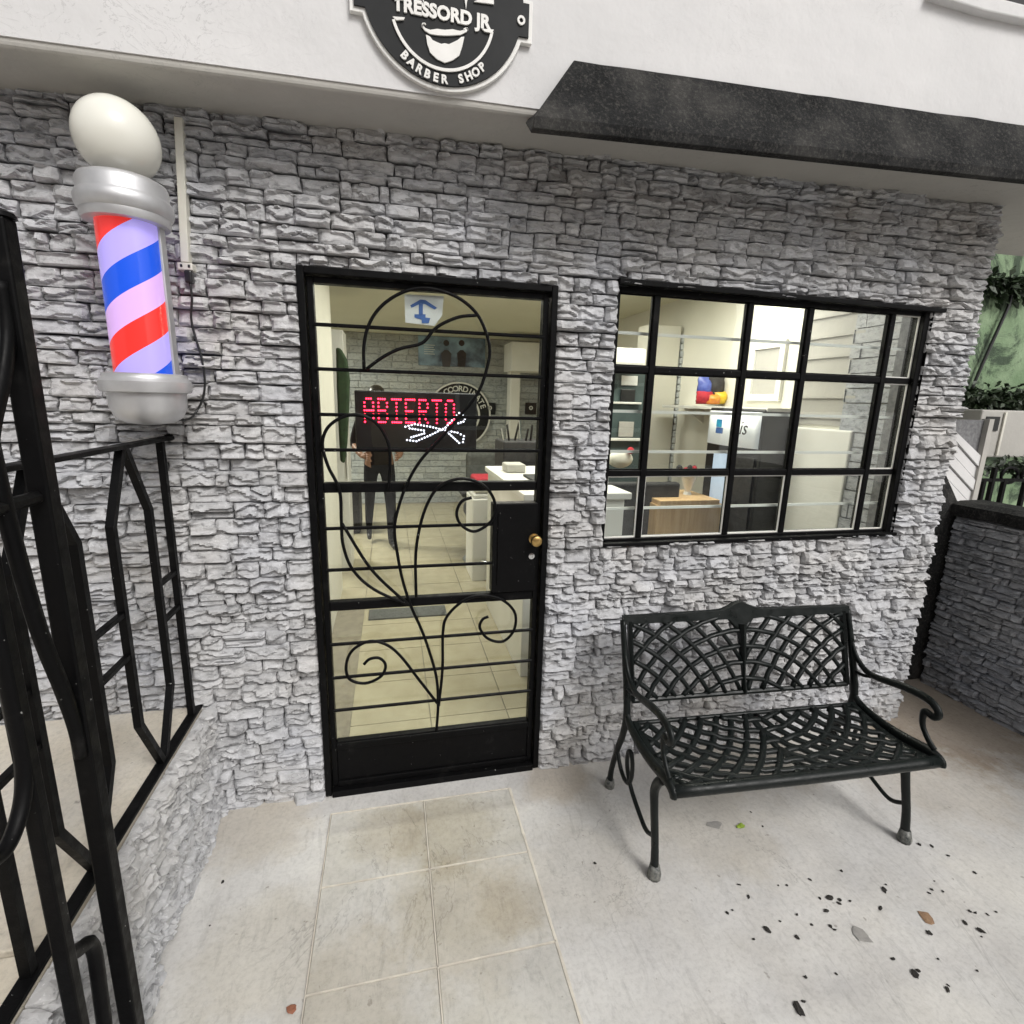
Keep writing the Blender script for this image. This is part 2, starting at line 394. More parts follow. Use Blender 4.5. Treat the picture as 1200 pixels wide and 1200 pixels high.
# slabs of the door path (two columns), laid flush, pale grout beads between them
rnd = random.Random(3)
SX = [-.335, .033, .398]; SY = [-.105, -.432, -.765, -1.10, -1.43, -1.76]
gb = MB()
for a in range(len(SY) - 1):
    for k in range(2):
        x0, x1, y1, y0 = SX[k], SX[k + 1], SY[a], SY[a + 1]
        sk_ = .012 * (a - 1)
        P = []
        for z in (-.02, .0045 + rnd.uniform(-.001, .001)):
            P += [(x0 + .003, y0 + .003, z), (x1 - .003, y0 + .003, z), (x1 - .003, y1 - .003, z), (x0 + .003, y1 - .003, z)]
        MB().hexa(P).build('paving_slab', M['slab'], ground, bevel=.002)
def bead(p0, p1, w0, n=40, h=.007):
    """uneven raised strip of grout"""
    p0, p1 = V(p0), V(p1); d = (p1 - p0); nn = V((-d.y, d.x, 0)).normalized(); mb = MB(); vs_ = []; fs = []
    for i in range(n + 1):
        f = i / n; c_ = p0 + d * f; ww = w0 * (.7 + .75 * MN.noise(V((f * 9, w0 * 900, p0.x * 7))) ** 2 + .25 * MN.noise(V((f * 31, p0.y * 9, 1))))
        vs_ += [c_ + nn * ww + V((0, 0, -.004)), c_ + nn * ww * .55 + V((0, 0, h)), c_ - nn * ww * .55 + V((0, 0, h)), c_ - nn * ww + V((0, 0, -.004))]
    for i in range(n):
        for k in range(3): fs.append((i * 4 + k, i * 4 + k + 1, i * 4 + k + 5, i * 4 + k + 4))
    mb.add(vs_, fs); return mb
for x, w0, n_ in ((SX[2], .0105, 60), (SX[1], .0045, 60), (SX[0], .003, 60)):
    bead((x, SY[0], 0), (x, SY[-1], 0), w0, n_).build('grout_line', M['grout'], ground)
for y in SY[:-1]:
    bead((SX[0], y, 0), (SX[2], y, 0), .0032, 40).build('grout_line', M['grout'], ground)

# raised landing on the left
LX, LZ = -.757, .478
lb = MB(); lb.box(-3.2, LX - .022, -2.6, .03, 0, LZ - .03)
landing = tag(lb.build('landing', M['mortar'], origin=(-1.5, -1, 0)), kind='structure')
jy = at(25, 1113, 2, LZ).y
MB().box(-3.2, LX - .03, jy + .004, -.004, LZ - .03, LZ).build('landing_slab', M['landing'], landing, bevel=.004)
MB().box(-3.2, LX - .03, -2.6, jy - .004, LZ - .035, LZ - .007).build('landing_slab', M['landing'], landing, bevel=.004)

# ------------------------------------------------------------------ stone facing
def cells(s0, s1, t0, t1, holes, rg, hmin=.034, hmax=.062, lmin=.052, lmax=.165):
    """uneven courses of ledge stones on a (s, t) rectangle with rectangular holes"""
    out = []; t = t0
    while t < t1 - .012:
        h = rg.uniform(hmin, hmax)
        if t + h > t1 - .02: h = t1 - t
        cuts = {s0, s1}
        for a, b_, c_, d_ in holes:
            if c_ < t + h and d_ > t:
                for x in (a, b_):
                    if s0 < x < s1: cuts.add(x)
        cuts = sorted(cuts)
        for i in range(len(cuts) - 1):
            a, b_ = cuts[i], cuts[i + 1]; mid = (a + b_) / 2; lo, hi = t, t + h
            skip = False
            for ha, hb, hc, hd in holes:
                if ha <= mid <= hb and hc < hi and hd > lo:
                    if hc <= lo and hd >= hi: skip = True
                    elif hc > lo: hi = hc
                    else: lo = hd
            if skip or hi - lo < .008: continue
            x = a
            while x < b_ - 1e-6:
                l = rg.uniform(lmin, lmax) * (1 if rg.random() > .2 else .55)
                if b_ - (x + l) < lmin * .7: l = b_ - x
                if rg.random() < .16 and hi - lo > .05 and l > .12:
                    f = rg.uniform(.38, .62); mt = lo + (hi - lo) * f
                    out.append((x, x + l, lo, mt)); out.append((x, x + l, mt, hi))
                else: out.append((x, x + l, lo, hi))
                x += l
        t += h
    return out

def stone_geo(cell, rg, O, U, W, Nn, dmin=.008, dmax=.034, res=.0105):
    """split-faced stone: O origin, U along, W up, Nn outward normal"""
    a, b_, lo, hi = cell; gp = .0016
    a += gp * rg.uniform(.2, 1.6); b_ -= gp * rg.uniform(.2, 1.6); lo += gp * rg.uniform(0, 1.3); hi -= gp * rg.uniform(0, 1.3)
    nx = max(4, min(20, int((b_ - a) / res))); nz = max(4, min(11, int((hi - lo) / (res * .5))))
    base = rg.uniform(dmin, dmax); tilt = rg.uniform(-.006, .012); tx = rg.uniform(-.005, .005); sd = rg.uniform(0, 500)
    ph = rg.uniform(0, 6.3); amp = rg.uniform(.6, 1.5); nf = rg.uniform(.8, 1.7); fo = rg.random(); wl = rg.uniform(30, 75)
    vs_ = []; fs = []
    for j in range(nz + 1):
        for i in range(nx + 1):
            fx, fz = i / nx, j / nz; s = a + (b_ - a) * fx; t = lo + (hi - lo) * fz
            q = V((s * 17, t * 34, sd)); n1 = MN.noise(q); n2 = MN.noise(V((s * 27 + 9, t * 60, sd + 5))); n3 = MN.noise(V((s * 6, t * 11, sd + 11)))
            # flakes: scalloped ledges running along the stone
            wv = fz + .38 * n1 + .16 * sin(s * wl + ph) + .10 * n3
            fl = (wv * nf + fo) % 1.0
            d = base + amp * (.017 * (1 - fl) ** 1.2 + .004 * n2 + .008 * n3) + tilt * (1 - fz) + tx * (fx - .5)
            edge = min(fx * (b_ - a), (1 - fx) * (b_ - a), fz * (hi - lo), (1 - fz) * (hi - lo))
            if i in (0, nx): d *= .62 + .2 * n2
            if j == 0: d *= .78 + .3 * n1
            if j == nz: d *= .42 + .25 * n1
            js = jt = 0
            if 0 < i < nx: js = (b_ - a) / nx * .34 * n2
            if 0 < j < nz: jt = (hi - lo) / nz * .38 * n1
            else: jt = .0045 * n3 + .002 * n1
            if i in (0, nx): js = .006 * n1
            vs_.append(O + U * (s + js) + W * (t + jt) + Nn * max(d, .004))
    k = nx + 1
    for j in range(nz):
        for i in range(nx):
            p, q_, r, s_ = j * k + i, j * k + i + 1, (j + 1) * k + i + 1, (j + 1) * k + i
            if (i + j) % 2: fs += [(p, q_, r), (p, r, s_)]
            else: fs += [(p, q_, s_), (q_, r, s_)]
    ring = [i for i in range(k)] + [j * k + nx for j in range(1, nz + 1)] + [nz * k + i for i in range(nx - 1, -1, -1)] + [j * k for j in range(nz - 1, 0, -1)]
    n0 = len(vs_)
    for r in ring:
        p = vs_[r]; d = (p - O).dot(Nn); vs_.append(p - Nn * d)
    L = len(ring)
    for i in range(L):
        j = (i + 1) % L; fs.append((ring[i], n0 + i, n0 + j, ring[j]))
    return vs_, fs

def proj_ok(p):
    d = RM.transposed() @ (p - CAM)
    if d.y < .05: return None
    return 600 + FPX * d.x / d.y, 600 - FPX * d.z / d.y

def lay_stones(cl, rg, O, U, W, Nn, parent, mat, limit=300, stuffname='stone_facing', **kw):
    sc = []
    for c_ in cl:
        pp = [proj_ok(O + U * c_[i] + W * c_[j]) for i in (0, 1) for j in (2, 3)]
        if any(p is None for p in pp): ar = 0
        else:
            us = [p[0] for p in pp]; vs__ = [p[1] for p in pp]
            inside = max(us) > 0 and min(us) < 1200 and max(vs__) > 0 and min(vs__) < 1200
            ar = (min(max(us), 1200) - max(min(us), 0)) * (min(max(vs__), 1200) - max(min(vs__), 0)) if inside else 0
        sc.append(ar)
    order = sorted(range(len(cl)), key=lambda i: -sc[i]); single = set(i for i in order[:limit] if sc[i] > 0)
    rest = MB()
    for i, c_ in enumerate(cl):
        vs_, fs = stone_geo(c_, rg, O, U, W, Nn, **kw)
        if U.cross(W).dot(Nn) < 0: fs = [f[::-1] for f in fs]
        if i in single: MB().add(vs_, fs).build('stone', mat, parent)
        else: rest.add(vs_, fs)
    if rest.v: tag(rest.build(stuffname, mat, parent), kind='stuff')

# ================================================================== BARBER SHOP
def zt(x): return 2.495 + .0186 * x          # the roof edge runs a little out of level
DL, DR, DT = -.369, .558, 2.07
WL, WR, WB, WT = .797, 2.327, 1.048, 2.092
XR = 2.611
shop = thing('barber_shop', 'grey stone-faced barber shop with white plastered upper wall and black hood', 'building', (0, 0, 0))
# wall core with the two openings
wb = MB(); Y0, Y1 = .028, .15
wb.box(-3.2, DL, Y0, Y1, 0, 2.58); wb.box(DL, DR, Y0, Y1, DT, 2.58); wb.box(DR, WL, Y0, Y1, 0, 2.58)
wb.box(WL, WR, Y0, Y1, 0, WB); wb.box(WL, WR, Y0, Y1, WT, 2.58); wb.box(WR, XR - .025, Y0, Y1, 0, 2.58)
wall = wb.build('wall', M['mortar'], shop, origin=(0, 0, 0))
rg = random.Random(21)
cl = cells(-2.0, XR, -.01, 2.60, [(DL + .004, DR - .004, -1, DT - .004), (WL + .004, WR - .004, WB + .004, WT - .004)], rg)
cl = [c_ for c_ in cl if not (c_[1] < LX - .05 and c_[3] < LZ - .1)]
cl = [(a, b_, lo, min(hi, zt(a) + .02)) for a, b_, lo, hi in cl if lo < zt(a)]
# O lies at the wall core; stone faces end near y = 0
lay_stones(cl, rg, V((0, Y0 - .002, 0)), V((1, 0, 0)), V((0, 0, 1)), V((0, -1, 0)), wall, M['stone'])
# return of the stones round the right corner
rg2 = random.Random(5)
cl2 = cells(.0, .5, -.01, 2.5, [], rg2)
rr = MB()
for c_ in cl2:
    vs_, fs = stone_geo(c_, rg2, V((XR - .024, 0.03, 0)), V((0, 1, 0)), V((0, 0, 1)), V((1, 0, 0)), res=.02); rr.add(vs_, fs)
tag(rr.build('corner_stone_facing', M['stone'], wall), kind='stuff')
MB().box(XR - .15, XR - .025, .15, 6.4, 0, 2.58).build('side_wall', M['mortar'], shop)
MB().box(-3.2, 2.6, 6.3, 6.42, 0, 2.58).build('rear_wall', M['mortar'], shop)
MB().box(-3.2, -3.1, .15, 6.3, 0, 2.58).build('side_wall', M['mortar'], shop)
# stones on the landing's side
rg3 = random.Random(9)
cl3 = cells(-2.6, .02, -.01, LZ - .001, [], rg3)
lay_stones(cl3, rg3, V((LX - .022, 0, 0)), V((0, 1, 0)), V((0, 0, 1)), V((1, 0, 0)), landing, M['stone'], stuffname='stone_side')

# upper wall (overhanging), soffit and roof slab
UY = -.215
def slab(x0, x1, y0, y1, dz0, z1):
    return [(x0, y0, zt(x0) + dz0), (x1, y0, zt(x1) + dz0), (x1, y1, zt(x1) + dz0), (x0, y1, zt(x0) + dz0), (x0, y0, z1), (x1, y0, z1), (x1, y1, z1), (x0, y1, z1)]
UW = (1.80, 3.2, 3.06, 4.0)   # upper window opening x0,x1,z0,z1
ub = MB()
ub.hexa(slab(-4, 4.6, UY, .1, .022, UW[2])); ub.box(-4, UW[0], UY, .1, UW[2], 4.4); ub.box(UW[1], 4.6, UY, .1, UW[2], 4.4)
ub.box(UW[0], UW[1], UY, .1, UW[3], 4.4)
ub.build('upper_wall', M['plaster'], shop)
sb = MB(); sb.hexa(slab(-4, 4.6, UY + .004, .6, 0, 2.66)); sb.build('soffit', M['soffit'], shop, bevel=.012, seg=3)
MB().box(-3.2, 2.6, .1, 6.42, 2.585, 4.4).build('upper_storey', M['plaster'], shop)
# upper window: sill, frame, dark pane
wr = MB()
sp = [(UW[0] - .03, UW[2] - .022), (UW[0] + .2, UW[2] - .03), (UW[0] + .45, UW[2] - .024), (UW[1], UW[2] - .02), (UW[1], UW[2] + .022), (UW[0] - .02, UW[2] + .016)]
wr.prism(sp, UY - .03, UY + .12); uwin = wr.build('upper_window', M['plaster'], shop, bevel=.005)
MB().box(UW[0], UW[1], .02, .03, UW[2] + .02, UW[3]).build('pane', M['dark'], uwin)
MB().box(UW[0], UW[0] + .05, -.02, .018, UW[2] + .02, UW[3]).build('frame', M['white'], uwin)

# black hood over the window
ex0 = .362; hx1 = 4.2
def ez(x): return 2.431 + .037 * (x - .362)
def rz_(x): return 2.664 + .032 * (x - .503)
yE = -.30; hv = []
for x in (ex0, hx1):
    xr = x + (.141 if x == ex0 else 0)
    hv += [(x, yE, ez(x)), (x, yE - .004, ez(x) + .03), (xr, UY - .012, rz_(xr)), (xr, UY + .02, rz_(xr)), (x, UY + .02, ez(x) + .06), (x, yE + .03, ez(x))]
hb = MB(); n = 6
nseg = 40; ring_v = []
for i in range(nseg + 1):
    f = i / nseg
    for k in range(n):
        a, b_ = V(hv[k]), V(hv[n + k]); p = a.lerp(b_, f)
        if k in (1, 2): p += V((0, .004 * MN.noise(V((f * 40, k, 0))), .004 * MN.noise(V((f * 55, k, 3)))))
        ring_v.append(p)
fs = []
for i in range(nseg):
    for k in range(n): k2 = (k + 1) % n; fs.append((i * n + k, (i + 1) * n + k, (i + 1) * n + k2, i * n + k2))
fs += [tuple(range(n)), tuple(range(nseg * n + n - 1, nseg * n - 1, -1))]
hb.add(ring_v, fs); hb.build('window_hood', M['hood'], shop, bevel=.003)

# ------------------------------------------------------------------ interior shell
FZ = .02; CZ = 2.55; BY = 6.2
MB().box(-3.1, 2.5, .03, 6.3, -.02, FZ - .004).build('shop_floor', M['tgrout'], None)
floor = tag(bpy.data.objects['shop_floor'], kind='structure')
tb = MB().box(-.197, .197, -.197, .197, 0, .006).build('floor_tile', M['tile'], floor, origin=(0, 0, 0)); tb_me = tb.data
bpy.data.objects.remove(tb)
for i in range(-4, 7):
    for j in range(0, 16):
        x, y = -.1 + i * .4, .24 + j * .4
        if x - .2 < -.5 and y < 2.2: continue
        if x > 2.4 or y > 6.2: continue
        o = link('floor_tile', tb_me, None, floor); o.location = V((x, y, FZ - .004)) - floor.location
MB().box(-3.1, 2.5, .151, 6.3, CZ, CZ + .03).build('ceiling', M['ceil'], shop)
iw = MB(); iw.box(-.56, -.50, .151, 2.43, 0, CZ); iw.build('interior_wall', M['cream'], shop)
MB().box(2.44, 2.5, .151, 6.3, 0, CZ).build('interior_wall', M['cream'], shop)
MB().box(-3.1, 2.44, BY, BY + .06, 0, CZ).build('interior_wall', M['bstone'], shop)
bk = MB()
for r in range(26):
    x = -2.2 - (r % 2) * .11
    while x < 2.4:
        l = rnd.choice((.2, .24, .30)); z = r * .098
        bk.box(x + .003, min(x + l, 2.43) - .003, BY - .012 - rnd.uniform(0, .012), BY, z + .004, z + .094); x += l
tag(bk.build('back_wall_brickwork', M['bstone'], shop, bevel=.003, seg=1), kind='stuff')

# ------------------------------------------------------------------ door
door = MB()
door.box(DL + .004, DL + .028, -.008, .10, .006, DT - .004); door.box(DR - .028, DR - .004, -.008, .10, .006, DT - .004); door.box(DL + .028, DR - .028, -.008, .10, DT - .028, DT - .004)
door = door.build('door', M['iron'], shop, bevel=.003)
lx0, lx1 = DL + .031, DR - .031
f2 = MB(); f2.box(lx0, lx0 + .022, .018, .058, .03, DT - .031); f2.box(lx1 - .022, lx1, .018, .058, .03, DT - .031); f2.box(lx0 + .022, lx1 - .022, .018, .058, DT - .052, DT - .031)
f2.build('leaf_frame', M['iron'], door, bevel=.003)
MB().box(lx0 + .022, lx1 - .022, .022, .054, .03, .236).build('kick_plate', M['iron'], door, bevel=.004)
MB().box(lx0 + .022, lx1 - .022, .012, .0215, .03, .055).build('kick_rail', M['iron'], door, bevel=.003)
MB().box(lx0 + .022, lx1 - .022, .012, .0215, .205, .232).build('kick_rail', M['iron'], door, bevel=.003)
MB().box(DL + .030, DR - .030, -.012, .11, -.004, .028).build('threshold', M['iron'], door, bevel=.003)
for z in (1.306, .835):
    MB().box(lx0 + .022, lx1 - .022, .020, .054, z - .019, z + .019).build('rail', M['iron'], door, bevel=.004)
for z in (1.882, 1.733, 1.575, 1.448, 1.152, .988, .679, .534, .388):
    xe = .335 if z in (1.152, .988) else lx1 - .018
    MB().tube([(lx0 + .018, .014, z), (xe, .014, z)], .0068, 8).build('crossbar', M['iron'], door, smooth=True)
MB().box(.323, lx1 - .018, .004, .056, .86, 1.238).build('lock_box', M['iron'], door, bevel=.004)
MB().box(.345, .352, -.002, .0035, .90, 1.20).build('lock_box_strip', M['iron'], door)
kn = MB(); c_ = (.497, 0, 1.088)
kn.lathe([(.022, 0), (.022, .004), (.010, .006), (.010, .022), (.020, .028), (.024, .038), (.021, .048), (.010, .053)], (0, 0, 0), 20)
kn.v = [(c_[0] + x, .004 - z, c_[2] + y) for x, y, z in kn.v]; kn.f = [f for f in kn.f]
kn.build('knob', M['brass'], door, smooth=True)
kl = MB(); kl.lathe([(.013, 0), (.013, .004), (.006, .005), (.006, .003)], (0, 0, 0), 16); kl.v = [(.489 + x, .004 - z, 1.014 + y) for x, y, z in kl.v]
kl.build('keyhole', M['chrome'], door, smooth=True)
for z0, z1, x1 in ((1.325, DT - .052, lx1 - .022), (.854, 1.287, .323), (.236, .816, lx1 - .022)):
    MB().box(lx0 + .022, x1, .036, .041, z0, z1).build('pane', M['glass'], door)
def zz(pts, ox, oy, s): return [(ox + x / s, oy + y / s) for x, y in pts]
A = lambda l: zz(l, 340, 600, 3.529); B = lambda l: zz(l, 340, 300, 3.529); C3 = lambda l: zz(l, 380, 520, 4.286)
scr = [
    A([(605, 905), (612, 800), (606, 690), (580, 590), (545, 490), (500, 390), (465, 280), (445, 180), (432, 80)]) + B([(443, 1060), (480, 950), (540, 845), (640, 735), (720, 640), (780, 560), (815, 460), (825, 380), (800, 290), (760, 225), (690, 170), (600, 138), (520, 135), (440, 162), (370, 215), (325, 285), (305, 370), (305, 468)]),
    B([(770, 245), (700, 252), (630, 280), (590, 310), (545, 360), (450, 385), (380, 420), (315, 468)]),
    A([(500, 388), (440, 340), (330, 230), (215, 48)]),
    A([(500, 388), (350, 322), (260, 240), (220, 140), (212, 40)]) + [(398, 575), (384, 545), (378, 518), (388, 497), (414, 486), (440, 495), (455, 520), (457, 548), (455, 574)],
    C3([(462, 770), (460, 550), (490, 380), (540, 260), (600, 200), (700, 175), (800, 210), (855, 290), (845, 380), (760, 440), (690, 410), (665, 350), (690, 290), (740, 270)]),
    A([(615, 800), (630, 650), (632, 500), (650, 430), (720, 365), (800, 345), (880, 365), (930, 420), (925, 490), (880, 535), (820, 525), (785, 480), (795, 445), (820, 432)]),
    A([(608, 790), (530, 690), (460, 600), (400, 550), (330, 535), (260, 570), (232, 630), (245, 690), (310, 708), (375, 680), (395, 635), (370, 605), (330, 608), (305, 630)]),
]
for i, l in enumerate(scr):
    P = catmull([at(u, v, 1, .001) for u, v in l], 6)
    MB().tube(P, .0062, 7).build('scroll', M['iron'], door, smooth='all')

# ------------------------------------------------------------------ window
wf = MB(); wy0, wy1 = .022, .062
wf.box(WL, WL + .02, wy0, wy1, WB, WT); wf.box(WR - .03, WR, wy0 - .012, wy1 + .02, WB, WT)
wf.box(WL + .02, WR - .03, wy0, wy1, WT - .026, WT); wf.box(WL + .02, WR - .03, wy0, wy1, WB, WB + .022)
win = wf.build('window', M['iron'], shop, bevel=.003)
MB().prism([(WL + .0, WT - .004), (WR + .05, WT - .012), (WR + .055, WT + .006), (WL - .004, WT + .018)], -.016, .02).build('head_strip', M['iron'], win, bevel=.003)
MB().box(WL + .004, WR + .02, -.010, .021, WB - .006, WB + .010).build('sill', M['iron'], win, bevel=.002)
MX = [.978, 1.408, 1.707, 2.141]; MZ = [1.354, 1.779]
for x in MX: MB().box(x - .013, x + .013, wy0 + .003, wy1 - .003, WB + .022, WT - .026).build('mullion', M['iron'], win, bevel=.003)
xs = [WL + .02] + MX + [WR - .03]; zs = [WB + .022] + MZ + [WT - .026]
for z in MZ:
    for i in range(5):
        a, b_ = xs[i] + (.013 if i else 0), xs[i + 1] - (.013 if i < 4 else 0)
        MB().box(a, b_, wy0 + .005, wy1 - .005, z - .013, z + .013).build('transom', M['iron'], win, bevel=.003)
for i in range(5):
    for j in range(3):
        a, b_ = xs[i] + (.013 if i else 0), xs[i + 1] - (.013 if i < 4 else 0); c0, c1 = zs[j] + (.013 if j else 0), zs[j + 1] - (.013 if j < 2 else 0)
        MB().box(a, b_, .041, .045, c0, c1).build('pane', M['glass'], win)
        e = .005; bd = MB()
        bd.box(a, a + e, .034, .0405, c0, c1); bd.box(b_ - e, b_, .034, .0405, c0, c1); bd.box(a + e, b_ - e, .034, .0405, c0, c0 + e); bd.box(a + e, b_ - e, .034, .0405, c1 - e, c1)
        bd.build('glazing_bead', M['white'] if i == 4 or j == 0 else M['iron'], win)
for z in (1.19, 1.44, 1.61, 1.925):     # white security rods behind the glass
    MB().box(WL - .02, WR + .02, .082, .088, z - .006, z + .006).build('security_rod', M['white'], win)
# reveal lining of the window and door
rv = MB(); rv.box(WR + .001, WR + .004, .0, .15, WB, WT); rv.build('reveal', M['iron'], win)

# ================================================================== TEXT
def text_mb(s, size, xf, bold=.0, depth=.004, font_sx=1.0, mb=None):
    """flat letters as geometry; xf maps (x, z) of the text plane and depth d to a world point"""
    cu = bpy.data.curves.new('t', 'FONT'); cu.body = s; cu.size = size; cu.align_x = 'CENTER'; cu.align_y = 'CENTER'; cu.offset = bold; cu.extrude = depth / 2
    cu.resolution_u = 3
    o = bpy.data.objects.new('t', cu); COL.objects.link(o); bpy.context.view_layer.update()
    me = bpy.data.meshes.new_from_object(o.evaluated_get(bpy.context.evaluated_depsgraph_get()))
    mb = mb or MB()
    mb.add([xf(v.co.x * font_sx, v.co.y, v.co.z) for v in me.vertices], [tuple(p.vertices) for p in me.polygons])
    bpy.data.objects.remove(o); bpy.data.curves.remove(cu); bpy.data.meshes.remove(me)
    return mb
def arc_text(s, size, cx, cz, r, a0, a1, y, bold=0, top=False, depth=.004):
    mb = MB(); n = len(s)
    for i, ch in enumerate(s):
        if ch == ' ': continue
        a = a0 + (a1 - a0) * (i + .5) / n
        px, pz = cx + r * cos(a), cz + r * sin(a); rot = a - pi / 2 if top else a + pi / 2
        def xf(x, z, d, px=px, pz=pz, rot=rot): return (px + x * cos(rot) - z * sin(rot), y - d, pz + x * sin(rot) + z * cos(rot))
        text_mb(ch, size, xf, bold, depth, 1.0, mb)
    return mb
def circ(cx, cz, r, a0, a1, n): return [(cx + r * cos(a0 + (a1 - a0) * i / n), cz + r * sin(a0 + (a1 - a0) * i / n)) for i in range(n + 1)]

# ================================================================== EMBLEM SIGN on the upper wall
EX, EZ, ER = .107, 2.765, .236; ey = UY - .006
def badge(cx, cz, r, grow):
    """disc with two side tabs"""
    R_ = r + grow; th = .048 + grow; tabx = r + .018 + grow; zc = -.030
    pts = []
    a1 = math.asin((zc + th) / R_); a0 = math.asin((zc - th) / R_)
    pts += [(cx + x, cz + z) for x, z in [(R_ * cos(a0), zc - th), (tabx, zc - th), (tabx, zc + th), (R_ * cos(a1), zc + th)]]
    pts += circ(cx, cz, R_, a1 + .05, pi - a1 - .05, 30)
    pts += [(cx - x, cz + z) for x, z in [(R_ * cos(a1), zc + th), (tabx, zc + th), (tabx, zc - th), (R_ * cos(a0), zc - th)]]
    pts += circ(cx, cz, R_, pi - a0 + .05, 2 * pi + a0 - .05, 40)
    return pts
emb = thing('emblem_sign', 'round charcoal barber shop emblem with white beard and lettering on the upper wall', 'sign', (EX, UY, EZ - ER))
MB().prism(badge(EX, EZ, ER, .006), ey - .010, UY - .001).build('rim', M['signwht'], emb, bevel=.002)
MB().prism(badge(EX, EZ, ER, -.006), ey - .016, ey - .0105).build('plate', M['signblk'], emb)
ys = ey - .0165; yd = ys - .004
EP = lambda x, y, yy=ys: (lambda p: (p.x, p.z))(at(400 + x / 5, y / 5, 1, yy))
def circ3(a, b_, c_):
    (x1, y1), (x2, y2), (x3, y3) = a, b_, c_
    d = 2 * (x1 * (y2 - y3) + x2 * (y3 - y1) + x3 * (y1 - y2)); q1, q2, q3 = x1 * x1 + y1 * y1, x2 * x2 + y2 * y2, x3 * x3 + y3 * y3
    ux, uy = (q1 * (y2 - y3) + q2 * (y3 - y1) + q3 * (y1 - y2)) / d, (q1 * (x3 - x2) + q2 * (x1 - x3) + q3 * (x2 - x1)) / d
    return ux, uy, sqrt((x1 - ux) ** 2 + (y1 - uy) ** 2)
rx_, rz0, rr0 = circ3(EP(305, 118), EP(600, 412), EP(882, 190))
a_l = atan2(EP(305, 118)[1] - rz0, EP(305, 118)[0] - rx_) % (2 * pi); a_r = atan2(EP(882, 190)[1] - rz0, EP(882, 190)[0] - rx_) % (2 * pi)
if a_r < pi: a_r += 2 * pi
MB().ribbon(circ(rx_, rz0, rr0 + .004, a_l, a_r, 40), circ(rx_, rz0, rr0 - .004, a_l, a_r, 40), yd, ys).build('ring', M['signwht'], emb)
MB().prism([EP(*p) for p in ((300, 103), (372, 108), (366, 122), (322, 124))], yd - .001, ys).build('ring_tip', M['signwht'], emb)
MB().prism([EP(*p) for p in ((822, 174), (892, 180), (880, 200), (838, 190))], yd - .001, ys).build('ring_tip', M['signwht'], emb)
cx0, cz0 = EP(592, 84); wl_ = EP(885, 120)[0] - EP(308, 40)[0]
tm = text_mb('TRESSORD JR', .046, lambda x, z, d: (x, d, z), .0020); w0 = max(p[0] for p in tm.v) - min(p[0] for p in tm.v)
tm.v = [(cx0 + x * wl_ / w0, ys - .002 - y, cz0 + z - .012 * x) for x, y, z in tm.v]
tag(tm.build('lettering', M['signwht'], emb), kind='stuff')
tx_, tz_, tr_ = circ3(EP(362, 318), EP(600, 470), EP(830, 392))
b0_, b1_ = atan2(EP(350, 305)[1] - tz_, EP(350, 305)[0] - tx_) % (2 * pi), atan2(EP(842, 380)[1] - tz_, EP(842, 380)[0] - tx_) % (2 * pi)
tag(arc_text('BARBER SHOP', .030, tx_, tz_, tr_, b0_, b1_, ys - .002, .0012).build('lettering', M['signwht'], emb), kind='stuff')
hp = lambda l: [EP(*p) for p in l]
st = [(475, 165), (490, 185), (520, 203), (560, 210), (605, 213), (655, 212), (700, 208), (735, 190), (742, 172)]
top = [(470, 145), (492, 170), (520, 180), (560, 174), (605, 180), (650, 176), (695, 186), (722, 178), (735, 165)]
mb = MB(); mb.ribbon(hp(top), hp(st), yd, ys)
mb.ribbon(hp([(496, 148), (490, 138), (478, 138), (470, 147), (472, 165)]), hp([(490, 150), (488, 144), (480, 144), (476, 150), (480, 165)]), yd, ys)
mb.ribbon(hp([(714, 182), (716, 172), (728, 166), (740, 172), (742, 180)]), hp([(720, 184), (722, 176), (729, 172), (735, 177), (736, 186)]), yd, ys)
mb.build('moustache', M['signwht'], emb)
MB().ribbon(hp([(495, 208), (503, 260), (520, 312), (560, 350), (605, 372), (650, 358), (690, 330), (708, 275), (720, 220)]),
            hp([(518, 218), (535, 240), (560, 252), (585, 262), (605, 258), (630, 264), (655, 252), (680, 240), (702, 222)]), yd, ys).build('beard', M['signwht'], emb)
for s, dz in ((-1, -.028), (1, -.034)):
    o_ = circ(EX + s * (ER - .012), EZ + dz, .012, 0, 2 * pi, 16); i_ = circ(EX + s * (ER - .012), EZ + dz, .006, 0, 2 * pi, 16)
    MB().ribbon(o_, i_, yd, ys).build('bolt_ring', M['signwht'], emb)
for pts in (((470, -40), (486, -40), (481, 38)), ((716, -40), (742, -40), (730, 60)), ((775, 14), (890, -30), (893, 30)), ((310, -30), (420, -8), (312, 10))):
    MB().prism([EP(*p) for p in pts], yd, ys).build('blade', M['signwht'], emb)
MB().ribbon(circ(EX, EZ, ER * .78, .35, pi - .35, 40), circ(EX, EZ, ER * .745, .35, pi - .35, 40), yd, ys).build('ring', M['signwht'], emb)

